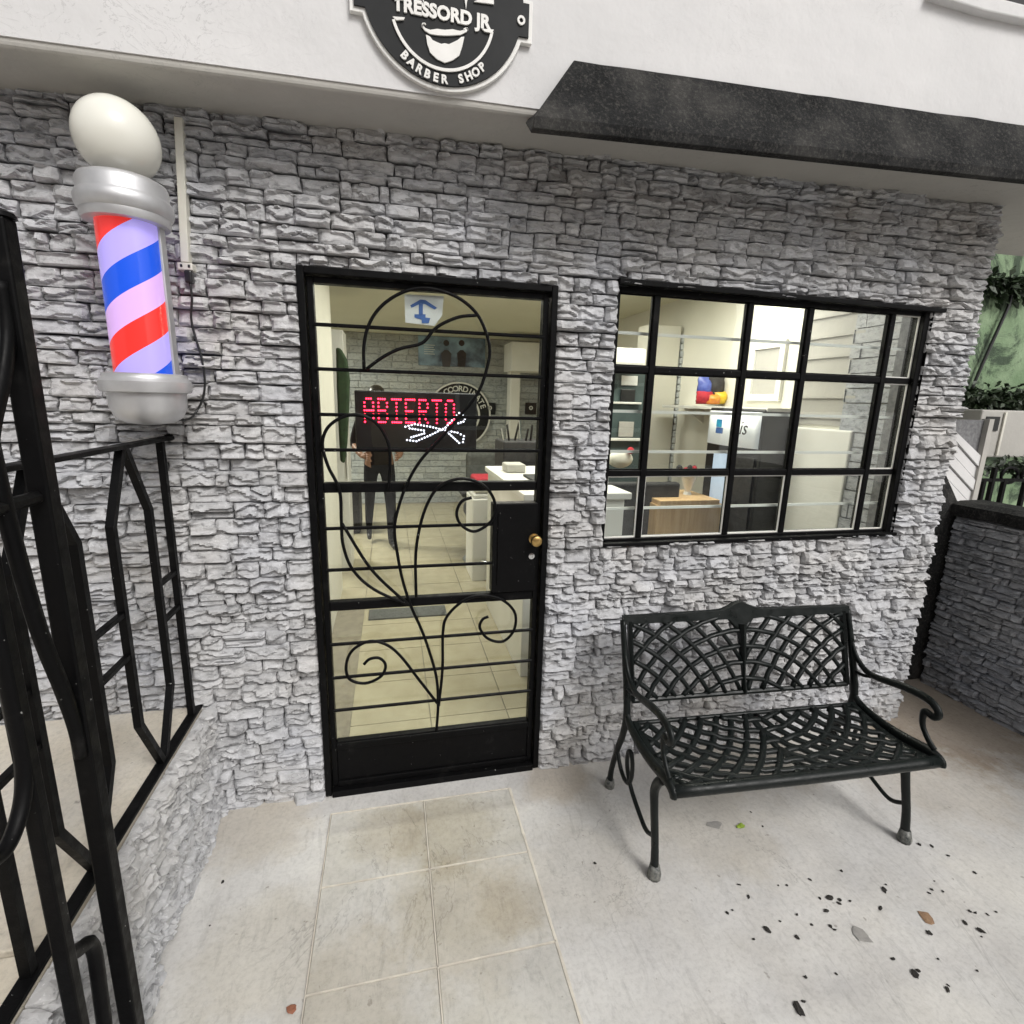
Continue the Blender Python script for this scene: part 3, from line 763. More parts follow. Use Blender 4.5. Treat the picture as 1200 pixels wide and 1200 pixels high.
# ================================================================== BARBER POLE
bx, by = -.788, -.152
pole = thing('barber_pole', 'lit barber pole with red, blue and lilac stripes and white globe on the stone wall', 'barber pole', (bx, by, 1.54))
def lath(prof, name, mat, n=48): return MB().lathe(prof, (bx, by, 0), n).build(name, mat, pole, smooth=True, origin=(bx, by, prof[0][1]))
lath([(.02, 1.540), (.06, 1.545), (.088, 1.562), (.100, 1.590), (.103, 1.635), (.116, 1.638), (.119, 1.648), (.119, 1.668), (.112, 1.676), (.108, 1.682), (.108, 1.690), (.100, 1.692)], 'base_cap', M['steel'])
lath([(.082, 2.104), (.104, 2.104), (.108, 2.112), (.108, 2.126), (.114, 2.132), (.118, 2.144), (.118, 2.160), (.113, 2.169), (.109, 2.174), (.109, 2.202), (.104, 2.212), (.088, 2.220)], 'top_cap', M['steel'])
lath([(.078, 1.690), (.078, 2.107)], 'striped_cylinder', M['stripes'], 64)
lath([(.030, 2.205), (.05, 2.215)] + [(.103 * sin(a), 2.318 - .103 * cos(a)) for a in [RAD(30 + 8 * i) for i in range(19)]] + [(.003, 2.421)], 'globe', M['globe'])
MB().box(bx + .062, bx + .084, by - .008, by + .03, 1.69, 2.107).build('side_strip', M['steel'], pole, bevel=.002)
MB().box(bx - .084, bx - .066, by + .01, by + .03, 1.69, 2.107).build('side_strip', M['steel'], pole, bevel=.002)
for z in (1.64, 2.17): MB().box(bx - .03, bx + .03, by + .09, .02, z - .02, z + .02).build('bracket', M['steel'], pole)
pl = bpy.data.lights.new('pole_glow', 'POINT')
bpy.data.lights.remove(pl)

# cable trunking, socket and power cord
tt, tb_ = at(210, 139, 1, -.012), at(218, 308, 1, -.012)
dx = (tb_.x - tt.x) / (tb_.z - tt.z)
tk = MB(); w2 = .0115
tk.hexa([(tb_.x - w2, -.024, tb_.z), (tb_.x + w2, -.024, tb_.z), (tb_.x + w2, .01, tb_.z), (tb_.x - w2, .01, tb_.z), (tt.x - w2, -.024, tt.z), (tt.x + w2, -.024, tt.z), (tt.x + w2, .01, tt.z), (tt.x - w2, .01, tt.z)])
tag(tk.build('cable_trunking', M['trunk'], bevel=.002), 'pale plastic cable trunking running down the stone wall beside the barber pole', 'trunking')
sc_ = thing('wall_socket', 'small cream wall socket at the lower end of the cable trunking', 'socket', (tb_.x, 0, tb_.z - .03))
MB().box(tb_.x - .022, tb_.x + .022, -.026, .012, tb_.z - .024, tb_.z - .002).build('socket_body', M['trunk'], sc_, bevel=.003)
for s in (-.01, .012): MB().box(tb_.x + s - .003, tb_.x + s + .003, -.0275, -.0262, tb_.z - .016, tb_.z - .008).build('slot', M['blackp'], sc_)
cord = thing('power_cord', 'black power cord hanging from the wall socket to the barber pole', 'cord', (tb_.x, 0, tb_.z - .3))
MB().box(tb_.x - .004, tb_.x + .018, -.030, .0, tb_.z - .062, tb_.z - .0245).build('plug', M['blackp'], cord, bevel=.005)
cp = [at(u, v, 1, -.022) for u, v in [(223, 332), (225, 350), (224, 372), (228, 392), (236, 418), (240, 446), (238, 466), (231, 481)]] + [V((bx + .075, -.06, 1.555)), V((bx + .05, -.12, 1.552))]
MB().tube(catmull(cp, 6), .0036, 6).build('cable', M['blackp'], cord, smooth='all')

# ================================================================== RAILING on the landing edge
RX = -.80
rail = thing('stair_railing', 'black iron railing with bent bars along the edge of the raised landing', 'railing', (RX, -.8, LZ))
bw = .020
MB().box(RX - .016, RX + .016, -2.4, -.012, LZ + .001, LZ + .013).build('bottom_rail', M['iron'], rail, bevel=.002)
MB().box(RX - .017, RX + .017, -.985, -.0, 1.482, 1.494).build('top_rail', M['iron'], rail, bevel=.002)
MB().sq([(RX, -.075, LZ + .012), (RX, -.075, 1.483)], bw).build('post', M['iron'], rail)
MB().sq([(RX, -.97, LZ + .012), (RX, -.97, 1.483)], bw).build('post', M['iron'], rail)
MB().tube([(RX - .004, -.01, 1.488), (RX + .01, .02, 1.49)], .012, 6).build('wall_fixing', M['iron'], rail)
for yc in (-.325, -.715):
    hw = .112
    for s in (-1, 1):
        MB().sq([(RX, yc + s * .008, LZ + .012), (RX, yc + s * hw, .69), (RX, yc + s * hw, 1.285), (RX, yc + s * .008, 1.483)], bw).build('bent_bar', M['iron'], rail)
for y0, y1 in ((-.213, -.085), (-.603, -.437), (-.960, -.827)):
    for z in (1.037, .912): MB().box(RX - .008, RX + .008, y0, y1, z - .007, z + .007).build('cross_piece', M['iron'], rail, bevel=.001)

# ================================================================== GATE POST and open gate beside the landing
GX = -.69
gate = thing('iron_gate', 'heavy black iron gate standing open beside the landing railing', 'gate', (GX, -.87, 0))
def hx(p0, p1, w, name, mat=M['iron'], r=None, bev=.004):
    b_ = MB().sq([p0, p1], w); return b_.build(name, mat, gate, bevel=bev)
hx((GX, -.878, 0), (GX, -.878, 1.915), .035, 'post')
MB().lathe([(.026, 1.915), (.024, 1.922), (.012, 1.928), (.004, 1.93)], (GX, -.878, 0), 10).build('post_cap', M['iron'], gate, smooth=True)
hx((GX, -1.038, .06), (GX, -1.038, 1.86), .026, 'stile')
MB().tube(catmull([at(74, 1122, 0, GX), at(92, 1113, 0, GX), at(104, 1105, 0, GX), at(111, 1118, 0, GX), at(117, 1160, 0, GX), at(124, 1215, 0, GX), at(131, 1290, 0, GX)], 5), .0135, 8).build('hinge', M['iron'], gate, smooth='all')
MB().tube([(GX, -1.03, 1.45), (GX, -.90, 1.45)], .012, 8).build('hinge', M['iron'], gate, smooth=True)
cv = catmull([at(-12, 520, 0, GX), at(4, 590, 0, GX), at(24, 665, 0, GX), at(48, 745, 0, GX), at(72, 805, 0, GX), at(88, 850, 0, GX), at(96, 885, 0, GX)], 6)
MB().tube(cv, .0155, 8, flat=.8).build('brace', M['iron'], gate, smooth='all')
sv = catmull([at(-40, 1015, 0, GX), at(-8, 1010, 0, GX), at(12, 985, 0, GX), at(26, 940, 0, GX), at(27, 895, 0, GX), at(16, 840, 0, GX), at(4, 780, 0, GX), at(-12, 700, 0, GX)], 6)
MB().tube(sv, .013, 8, flat=.75).build('scroll', M['iron'], gate, smooth='all')
sv = catmull([at(2, 330, 0, GX), at(10, 385, 0, GX), at(5, 440, 0, GX), at(-8, 500, 0, GX), at(-14, 560, 0, GX)], 6)
MB().tube(sv, .013, 8, flat=.75).build('scroll', M['iron'], gate, smooth='all')
for z in (.10, 1.80): hx((GX, -1.015, z), (GX, -1.85, z), .03, 'rail')
hx((GX, -1.84, .06), (GX, -1.84, 1.86), .036, 'stile')
for y in (-1.36, -1.52, -1.68): hx((GX, y, .1), (GX, y, 1.8), .016, 'bar', bev=.001)

# ================================================================== BENCH
bn = thing('garden_bench', 'black cast metal bench with woven lattice back and seat against the wall', 'bench', (.832, -.165, 0), RAD(-2.9))
BM = WM(bn); BW = 1.045
def bp(x, d, z): return BM @ V((x, d, z))
def bt(pts, r, name, parent=bn, n=8, flat=1.0, sm='all', cat=6, mat=M['bench'], upv=None):
    P = [bp(*p) for p in (catmull(pts, cat) if cat else pts)]
    rr_ = r
    if isinstance(r, (list, tuple)) and cat:
        rr_ = []
        for i in range(len(r) - 1): rr_ += [r[i] + (r[i + 1] - r[i]) * k / cat for k in range(cat)]
        rr_.append(r[-1])
    return MB().tube(P, rr_, n, flat=flat, up=upv).build(name, mat, parent, smooth=sm)
for x in (0, BW):
    # rear leg running up into the back upright
    bt([(x, -.010, .03), (x, -.020, .10), (x, -.060, .22), (x, -.105, .33), (x, -.125, .42), (x, -.105, .52), (x, -.060, .66), (x, -.016, .785)], [.017, .015, .015, .017, .019, .017, .016, .015], 'leg', flat=.72, upv=(1, 0, 0))
    bt([(x, -.010, .0), (x, -.010, .012), (x, -.012, .04)], [.021, .023, .017], 'foot', cat=0, mat=M['hoof'], n=10)
    # front leg
    bt([(x, -.452, .03), (x, -.440, .12), (x, -.412, .24), (x, -.400, .31), (x, -.420, .36), (x, -.45, .392)], [.018, .016, .017, .019, .018, .016], 'leg', flat=.8, upv=(1, 0, 0))
    bt([(x, -.455, .0), (x, -.455, .014), (x, -.452, .05)], [.023, .025, .018], 'foot', cat=0, mat=M['hoof'], n=10)
    # scroll braces between the legs
    bt([(x, -.060, .22), (x, -.110, .17), (x, -.165, .155), (x, -.205, .185), (x, -.215, .25), (x, -.195, .305), (x, -.165, .285), (x, -.170, .22), (x, -.220, .165), (x, -.30, .13), (x, -.37, .115), (x, -.432, .15)], .0085, 'leg_brace')
    # side rail of the seat
    bt([(x, -.105, .50), (x, -.120, .44), (x, -.165, .405), (x, -.26, .39), (x, -.37, .396), (x, -.47, .412), (x, -.515, .405), (x, -.525, .385)], [.014, .017, .02, .022, .022, .021, .02, .016], 'side_rail', flat=.62, upv=(1, 0, 0))
    # armrest
    bt([(x, -.040, .715), (x, -.072, .645), (x, -.118, .588), (x, -.19, .562), (x, -.33, .592), (x, -.416, .600), (x, -.462, .588), (x, -.478, .565), (x, -.462, .547), (x, -.435, .550), (x, -.425, .535), (x, -.432, .49), (x, -.462, .452), (x, -.49, .43)], [.011, .011, .012, .013, .016, .016, .015, .014, .014, .014, .013, .011, .011, .012], 'armrest', flat=.7)
    bt([(x, -.115, .535), (x, -.16, .542), (x, -.215, .566)], .007, 'arm_brace')
# seat / back frames and lattices
ri = bt([(0, -.515, .402), (BW / 2, -.52, .402), (BW, -.515, .402)], .021, 'seat_front_rail', n=12)
bt([(0, -.150, .404), (BW / 2, -.150, .404), (BW, -.150, .404)], .009, 'seat_rear_rail')
def backpt(x, t, off=0):     # t 0..1 from lower rail to top rail
    return (x, -.106 + .086 * t - off, .475 + .305 * t)
def seatpt(x, t, off=0):     # t 0..1 from rear to front, dished
    return (x, -.155 - .355 * t, .404 - .022 * sin(pi * t) + .0 * t + off)
def panel(fn, name, H, rad, step):
    par = MB()
    x0, x1 = .028, BW - .028
    if name == 'backrest':
        prof = []
        top_ = []
        for i in range(41):
            x = x0 - .028 + (BW) * i / 40; u = (x - BW / 2)
            top_.append((x, .806 - .012 * abs(u) + .032 * math.exp(-(u / .055) ** 2)))
        bot_ = [(x, .772 - .055 * max(0, 1 - abs(x - BW / 2) / .055)) for x, z in top_]
        tmp = MB(); tmp.ribbon(top_, bot_, -.012, .012)
        par.add([bp(x, y - .016 + .282 * (z - .787), z) for x, y, z in tmp.v], tmp.f)
        for sx in (x0, x1): par.tube([bp(*backpt(sx, t_ / 6)) for t_ in range(7)], .017, 6, flat=.6, up=(1, 0, 0))
        par.tube([bp(*backpt(x, 0)) for x in (x0, x1)], .0105, 8)
        tb2 = MB(); tb2.tube([bp(*backpt(BW / 2, t_, .004)) for t_ in (.0, .25, .5, .72, .9)], [.018, .012, .02, .026, .03], 8, flat=.5, up=(1, 0, 0)); par.add(tb2.v, tb2.f)
        po = par.build(name, M['bench'], bn)
    else:
        par.tube([bp(*seatpt(BW / 2, t_ / 8)) for t_ in range(9)], .016, 6, flat=.4, up=(0, 0, 1))
        po = par.build(name, M['bench'], bn)
        for sx in (x0, x1): MB().tube([bp(*seatpt(sx, t_ / 8)) for t_ in range(9)], .018, 6, flat=.45, up=(0, 0, 1)).build('seat_edge', M['bench'], po)
    # families of arcs: concentric about the bottom centre, and about the two lower corners (each half)
    def arcs(cx, cz, lo, hi, sgn, ph):
        r = .06
        while r < 1.3:
            run = []; runs = []
            for i in range(181):
                a = pi * i / 180; x = cx + r * cos(a); z = cz + r * sin(a)
                ok = lo <= x <= hi and 0 <= z <= H
                if ok: run.append((x, z))
                if (not ok or i == 180) and run:
                    if len(run) > 3: runs.append(run)
                    run = []
            for rn in runs:
                rn = rn[::3] + [rn[-1]]
                P = []
                for k, (x, z) in enumerate(rn):
                    wv = .003 * sin((x * 1.0 + z * .7) * 2 * pi / (step * 1.5) + ph) * sgn
                    q = fn(x, z / H, wv); P.append(bp(*q))
                if len(P) > 2: MB().tube(P, rad, 6, flat=.8).build('lattice_strip', M['bench'], po, smooth='all')
            r += step
    arcs(BW / 2, -.26, x0, x1, 1, 0)
    arcs(x0 - .22, -.30, x0, BW / 2, -1, .5); arcs(x1 + .22, -.30, BW / 2, x1, -1, .5)
panel(backpt, 'backrest', .305, .0122, .064)
panel(seatpt, 'seat', .36, .0128, .058)

# ================================================================== GARDEN WALL, right
GWX = 3.12; GH = 1.09
gw = thing('garden_wall', 'low dark grey stone wall with a black coping closing the patio', 'wall', (GWX + .1, -.6, 0))
core = MB().box(GWX + .02, GWX + .2, -2.4, .30, 0, GH).build('wall_core', M['dstone'], gw)
rg4 = random.Random(31)
cl4 = cells(-2.4, .30, -.01, GH, [], rg4, .030, .052, .06, .16)
lay_stones(cl4, rg4, V((GWX + .022, 0, 0)), V((0, 1, 0)), V((0, 0, 1)), V((-1, 0, 0)), core, M['dstone'], 200, dmin=.012, dmax=.032)
cb = MB(); vs_ = []; n = 40
for i in range(n + 1):
    y = -2.4 + 2.71 * i / n; j_ = .006 * MN.noise(V((y * 6, 0, 0)))
    vs_ += [(GWX - .018 + j_, y, GH - .03 + j_), (GWX - .022 + j_, y, GH + .035), (GWX + .03, y, GH + .055 + j_), (GWX + .2, y, GH + .055), (GWX + .22, y, GH - .01)]
fs = []
for i in range(n):
    for k in range(5): k2 = (k + 1) % 5; fs.append((i * 5 + k, i * 5 + k2, i * 5 + 5 + k2, i * 5 + 5 + k))
fs += [tuple(range(5)), tuple(n * 5 + k for k in range(4, -1, -1))]
cb.add(vs_, fs); cb.build('coping', M['hood'], gw)
MB().prism([(XR - .05, 0), (GWX + .22, 0), (GWX + .22, 1.08), (GWX + .02, 1.14), (2.93, 1.40), (2.90, 1.55), (XR - .05, 1.58)], .315, .40).build('end_wall', M['hood'], gw, bevel=.006)

# ================================================================== NEIGHBOUR behind the garden wall
ny = 2.6
nb = thing('neighbour_house', 'mossy green rendered neighbouring house behind the garden wall', 'building', (7, ny, 0))
zlow = at(1170, 470, 1, ny).z
gv = MB(); xs_ = [4.6 + .25 * i for i in range(30)]
for i in range(len(xs_) - 1):
    pass
gv.box(4.6, 14, ny, ny + .35, zlow, 7.0); gv.build('upper_wall', M['greenw'], nb, bevel=.02)
MB().box(4.6, 14, ny + .9, ny + 1.2, 0, zlow + .2).build('lower_wall', M['greenw'], nb)
MB().box(4.4, 14, ny + .05, ny + 1.2, zlow - .001, zlow + .2).build('underside', M['mortar'], nb)
lb_ = MB(); p0, p1 = at(1135, 476, 1, ny - .05), at(1200, 482, 1, ny - .05)
MB().box(4.5, 8.5, ny + .45, ny + .6, 0, .25).build('plinth', M['mortar'], nb)
# hanging cable
cs = catmull([at(1187, 325, 1, ny - .04), at(1184, 352, 1, ny - .05), at(1170, 385, 1, ny - .05), at(1152, 425, 1, ny - .05), at(1138, 458, 1, ny - .05)], 6)
tag(MB().tube(cs, .018, 6).build('hanging_cable', M['blackp'], smooth='all'), 'dark cable hanging down the mossy green house wall', 'cable')
# foliage clumps hanging on the wall
def leaves(name, label, c_, ext, n, size, seed, stem=None):
    r = random.Random(seed); t_ = thing(name, label, 'plant', (c_[0], c_[1], c_[2] - ext[2]))
    mb = MB()
    for i in range(n):
        a = V((r.gauss(0, .5), r.gauss(0, .42), r.gauss(0, .42) + .5 * MN.noise(V((i * .013 * 7, seed, 0)))))
        p = V((c_[0] + a.x * ext[0], c_[1] + a.y * ext[1], c_[2] + a.z * ext[2]))
        d = V((r.uniform(-1, 1), r.uniform(-1, .3), r.uniform(-1, .7))).normalized(); s_ = d.cross(V((r.uniform(-1, 1), r.uniform(-1, 1), 1))).normalized()
        L_ = size * r.uniform(.5, 1.4); W_ = L_ * .28
        mb.add([p, p + d * L_ * .5 + s_ * W_, p + d * L_ + V((0, 0, -.2 * L_)), p + d * L_ * .5 - s_ * W_], [(0, 1, 2), (0, 2, 3)])
    mb.build('foliage', M['leaf'], t_)
    st = MB()
    for i in range(6):
        q = V((c_[0] + r.uniform(-.8, .8) * ext[0], c_[1] + .1, c_[2] - ext[2] * .3)); st.tube([q, q + V((r.uniform(-.2, .2), -.1, ext[2] * r.uniform(.4, .9)))], .006, 5)
    st.build('stem', M['leaf'], t_); return t_
c1 = at(1180, 468, 1, ny - .08); leaves('creeping_plant', 'dark creeping plant along the lower edge of the green house wall', c1, (1.1, .10, .13), 1500, .085, 2)
c1 = at(1178, 335, 1, ny - .05); leaves('creeping_plant', 'dark tuft of weeds growing from the crack high on the green house wall', c1, (.42, .08, .13), 500, .085, 4)
# white slatted panel
cy = 1.3
a0, a1 = at(1116, 490, 1, cy), at(1156, 496, 1, cy); b0, b1 = at(1100, 600, 1, cy), at(1143, 600, 1, cy)
ws = thing('slatted_panel', 'weathered white panel of slanted slats standing behind the garden wall', 'panel', (b0.x, cy, 0))
xl, xr_ = a0.x - .12, a1.x; zt_ = a0.z
MB().box(xl, xr_, cy + .02, cy + .04, 0, zt_ - .01).build('backing', M['mortar'], ws)
z = -.3; k = 0
while z < zt_ + .15:
    h = .085; y0_ = cy - .012 * (k % 2)
    pl_ = [(xl, z + .34), (xr_, z), (xr_, z + h), (xl, z + .34 + h)]
    pl_ = [(x, min(max(q_, 0.0), zt_ - .02 + .02 * (k % 2))) for x, q_ in pl_]
    if pl_[3][1] - pl_[0][1] > .01 or pl_[2][1] - pl_[1][1] > .01:
        if len(set(pl_)) == 4: MB().prism(pl_, y0_, cy + .019).build('slat', M['plaster'], ws)
    z += h + .016; k += 1
MB().box(xr_, xr_ + .05, cy - .02, cy + .04, 0, zt_).build('edge_post', M['soffit'], ws)
# meter cabinet on the neighbour's wall
p0, p1 = at(1152, 480, 1, ny - .35), at(1215, 536, 1, ny - .35)
mc = thing('meter_cabinet', 'beige metal meter cabinet with a dark slot below the green wall', 'cabinet', ((p0.x + p1.x) / 2, ny, p1.z))
MB().box(p0.x, p1.x, ny - .35, ny + .45, p1.z, p0.z).build('cabinet_body', M['soffit'], mc, bevel=.015)
q0, q1 = at(1157, 488, 1, ny - .36), at(1169, 505, 1, ny - .36)
MB().box(q0.x, q1.x, ny - .36, ny - .352, q1.z, q0.z).build('slot', M['blackp'], mc)
xm = at(1174, 500, 1, ny - .36).x; MB().box(xm, xm + .03, ny - .37, ny - .352, p1.z + .02, p0.z - .02).build('door_edge', M['trunk'], mc, bevel=.004)
# neighbour's iron railing
ry = 1.9
ir = thing('iron_fence', 'black iron fence with ring finials in front of the green wall', 'fence', (at(1170, 570, 1, ry).x, ry, 0))
q = [at(u, 562, 1, ry) for u in (1153, 1163, 1177, 1202, 1226)]
for i, p in enumerate(q): MB().sq([(p.x, ry, 0), (p.x, ry, p.z + (.12 if i in (1,) else 0))], .035).build('picket', M['iron'], ir)
MB().sq([(q[0].x - .3, ry, q[0].z), (q[-1].x + .6, ry, q[0].z - .02)], .03).build('top_rail', M['iron'], ir)
MB().sq([(q[0].x - .3, ry, q[0].z - .3), (q[-1].x + .6, ry, q[0].z - .32)], .03).build('mid_rail', M['iron'], ir)
for u in (1183, 1207):
    c_ = at(u, 557, 1, ry); MB().tube([(c_.x + .11 * cos(a * pi / 8), ry, c_.z + .08 * sin(a * pi / 8)) for a in range(17)], .014, 6).build('ring', M['iron'], ir, smooth='all')
c1 = at(1195, 545, 1, ny - .5); leaves('creeping_plant', 'low dark weeds hanging under the beige meter cabinet', c1, (.5, .12, .10), 260, .09, 6)

# ================================================================== ACROSS THE STREET (seen only as reflections in the glass)
oh = thing('opposite_house', 'plain rendered house across the street facing the barber shop', 'building', (0, -11, 0))
ow = MB(); ow.box(-9, 9, -13, -11, 0, 4.6); ow.build('wall', M['rust'], oh)
MB().box(-9.2, 9.2, -13.2, -10.7, 4.6, 4.8).build('roof', M['mortar'], oh)
for x in (-6, -2.4, 2.2, 6):
    wn = MB().box(x - .7, x + .7, -11.02, -10.96, .9, 2.2).build('window', M['white'], oh)
    MB().box(x - .6, x + .6, -10.955, -10.95, 1.0, 2.1).build('pane', M['dark'], wn)
dn = MB().box(-.5, .5, -11.02, -10.95, 0, 2.1).build('door', M['wood'], oh)
MB().ball((.38, -10.93, 1.0), .04, 8, 6).build('handle', M['brass'], dn)
up_ = thing('utility_pole', 'grey concrete utility pole across the street', 'pole', (3.6, -8.5, 0))
MB().tube([(3.6, -8.5, 0), (3.6, -8.5, 7.5)], [.14, .09], 12).build('shaft', M['soffit'], up_, smooth=True)
MB().box(2.8, 4.4, -8.56, -8.44, 6.8, 6.92).build('cross_arm', M['mortar'], up_)
for x in (2.9, 3.3, 3.9, 4.3): MB().tube([(x - 14, -8.5, 6.9), (x - 7, -8.5, 6.7), (x, -8.5, 6.95), (x + 7, -8.5, 6.7), (x + 14, -8.5, 6.9)], .012, 5).build('wire', M['blackp'], up_)

# ================================================================== INSIDE THE SHOP
# ceiling lamps; the last is unseen, added to brighten the back wall
for i, (x, y) in enumerate(((.42, 1.15), (1.75, 1.1), (.75, 2.25), (-1.9, 4.4))):
    lm = thing('ceiling_lamp', 'flat white ceiling lamp ' + ('just inside the shop door', 'behind the shop window', 'above the far end of the reception desk', 'added unseen in the left rear bay to brighten the back wall')[i], 'lamp', (x, y, CZ - .05), group='ceiling lamps in the shop')
    MB().box(x - .62, x + .62, y - .14, y + .14, CZ - .03, CZ - .001).build('housing', M['white'], lm, bevel=.004)
    MB().box(x - .6, x + .6, y - .12, y + .12, CZ - .042, CZ - .031).build('diffuser', M['lamp'], lm)
    ld = bpy.data.lights.new('lamp_light', 'AREA'); ld.shape = 'RECTANGLE'; ld.size = 1.2; ld.size_y = .24; ld.energy = (7, 26, 38, 120)[i]; ld.color = (1, .96, .84)
    lo_ = bpy.data.objects.new('lamp_light', ld); COL.objects.link(lo_); lo_.location = (0, 0, .002); lo_.parent = lm
# LED sign behind the door glass
ly = .12; lz0, lz1, lx0_, lx1_ = 1.432, 1.665, -.2, .272
led = thing('led_sign', 'black LED sign reading ABIERTO in red with white scissors behind the door glass', 'sign', (.04, ly, lz0))
MB().box(lx0_, lx1_, ly, ly + .03, lz0, lz1).build('case', M['blackp'], led, bevel=.004)
FONT = {'A': ['01110', '10001', '10001', '11111', '10001', '10001', '10001'], 'B': ['11110', '10001', '10001', '11110', '10001', '10001', '11110'], 'I': ['11111', '00100', '00100', '00100', '00100', '00100', '11111'],
        'E': ['11111', '10000', '10000', '11110', '10000', '10000', '11111'], 'R': ['11110', '10001', '10001', '11110', '10100', '10010', '10001'], 'T': ['11111', '00100', '00100', '00100', '00100', '00100', '00100'], 'O': ['01110', '10001', '10001', '10001', '10001', '10001', '01110']}
tl, tr = at(425, 467, 1, ly), at(536, 469, 1, ly)
pw = (tr.x - tl.x) / 7
for i, ch in enumerate('ABIERTO'):
    mb = MB(); mb.cur = 0
    for r, row in enumerate(FONT[ch]):
        for c_, b_ in enumerate(row):
            if b_ == '1': mb.ball((tl.x + i * pw + c_ * pw * .155 + .006, ly - .003, tl.z - r * .0146), .0034, 6, 4)
    tag(mb.build('led_letter', M['ledr'], led), kind='stuff')
Q = lambda x, y: at(400 + x / 5, 430 + y / 5, 1, ly)
def leds(pts, name, step=.0105):
    mb = MB(); pts = [Q(*p) for p in pts]; acc = 0
    for a, b_ in zip(pts, pts[1:]):
        n_ = max(1, int((b_ - a).length / step))
        for k in range(n_): p = lp(a, b_, k / n_); mb.ball((p.x, ly - .003, p.z), .0038, 6, 4)
    tag(mb.build(name, M['ledw'], led), kind='stuff')
leds([(375, 350), (430, 335), (520, 350), (610, 372), (690, 445), (712, 440), (718, 405), (680, 385), (610, 372)], 'scissor_blade')
leds([(385, 428), (440, 435), (520, 400), (610, 355), (660, 300), (690, 270), (730, 290), (715, 320), (670, 335)], 'scissor_blade')
leds([(400, 360), (500, 375)], 'scissor_blade'); leds([(410, 412), (500, 385)], 'scissor_blade')
# arrow card stuck to the glass
cz_ = [at(u, v, 1, .044) for u, v in ((474, 345), (520, 347), (518, 370), (509, 382), (475, 378))]
ac = thing('arrow_card', 'white card with a blue upward arrow stuck to the door glass', 'card', (cz_[4].x, .044, cz_[4].z))
MB().prism([(p.x, p.z) for p in cz_], .0425, .0445).build('card', M['card'], ac)
K = lambda l: [(lambda p: (p.x, p.z))(at(480 + x / 6.667, 300 + y / 6.667, 1, .041)) for x, y in l]
MB().prism(K([(5, 385), (85, 340), (125, 345), (215, 405), (195, 418), (120, 375), (85, 372), (15, 405)]), .0408, .0422).build('arrow_head', M['blue'], ac)
MB().prism(K([(72, 374), (104, 374), (104, 458), (72, 458)]), .0408, .0422).build('arrow_shaft', M['blue'], ac)
MB().prism(K([(38, 455), (125, 455), (125, 480), (162, 485), (150, 525), (95, 525), (95, 498), (38, 480)]), .0408, .0422).build('arrow_base', M['blue'], ac)

# reception desk
ds = thing('reception_desk', 'white reception desk inside the doorway', 'desk', (.95, 1.35, FZ))
MB().box(.655, 1.25, .75, 1.92, FZ, 1.10).build('desk_body', M['white'], ds, bevel=.006)
MB().box(.635, 1.28, .72, 1.95, 1.101, 1.14).build('desk_top', M['white'], ds, bevel=.006)
tag(MB().box(.72, .86, 1.55, 1.72, 1.141, 1.20).build('tissue_box', M['soffit'], bevel=.01), 'cream box on the white reception desk', 'box')
tray = MB(); tray.box(.80, .98, 1.15, 1.40, 1.141, 1.155); tag(tray.build('clipboard', M['dark'], bevel=.003), 'dark clipboard lying on the white reception desk', 'clipboard')
tw = thing('towel_pile', 'pile of red and white towels beyond the reception desk', 'towels', (.78, 2.6, FZ))
MB().box(.62, 1.05, 2.45, 2.85, FZ, .78).build('stool_box', M['white'], tw, bevel=.01)
for i, (mt, z) in enumerate((('white', .785), ('cream', .83), ('red', .875))):
    tb_s = MB().box(.63 + .01 * i, 1.02, 2.47, 2.8, z, z + (.042 if i < 2 else .085)); tb_s.build('towel', M[mt], tw, bevel=.018, seg=3)
# dark equipment above the desk
eq = thing('styling_trolley', 'dark styling trolley with brushes behind the reception desk', 'trolley', (1.1, 2.2, FZ))
MB().box(.80, 1.25, 2.05, 2.4, .12, 1.32).build('trolley_body', M['dark'], eq, bevel=.01)
for i in range(9):
    x = .83 + i * .045; MB().tube([(x, 2.15 + .02 * (i % 3), 1.30), (x + rnd.uniform(-.03, .03), 2.15, 1.42 + .03 * (i % 4))], .009, 6).build('brush', M['blackp' if i % 3 else 'chrome'], eq, smooth=True)
for sx in (.83, 1.22):
    for sy in (2.08, 2.37): MB().ball((sx, sy, .07), .05, 10, 6).build('castor', M['blackp'], eq, smooth=True)
# barber chair (round chromed base, grey back)
bc = thing('barber_chair', 'barber chair with round chrome base and dark padded back', 'chair', (.85, 3.2, FZ))
c_ = V((.92, 3.05, FZ))
MB().lathe([(.30, 0), (.30, .02), (.24, .045), (.06, .06), (.045, .1), (.045, .42), (.07, .44)], c_, 32).build('pedestal', M['chrome'], bc, smooth=True)
MB().box(c_.x - .27, c_.x + .27, c_.y - .28, c_.y + .26, .46, .60).build('seat', M['dark'], bc, bevel=.05, seg=4)
bkk = MB().box(c_.x - .24, c_.x + .24, c_.y + .20, c_.y + .32, .60, 1.12); bkk.build('backrest', M['grey'], bc, bevel=.05, seg=4)
for s in (-1, 1): MB().box(c_.x + s * .30 - .04, c_.x + s * .30 + .04, c_.y - .22, c_.y + .2, .72, .78).build('armrest', M['dark'], bc, bevel=.02, seg=3)
fr_ = MB(); fr_.tube(catmull([(c_.x - .2, c_.y - .25, .48), (c_.x - .2, c_.y - .5, .25), (c_.x - .18, c_.y - .62, .2), (c_.x + .18, c_.y - .62, .2), (c_.x + .2, c_.y - .5, .25), (c_.x + .2, c_.y - .25, .48)], 5), .016, 8); fr_.build('footrest', M['chrome'], bc, smooth='all')
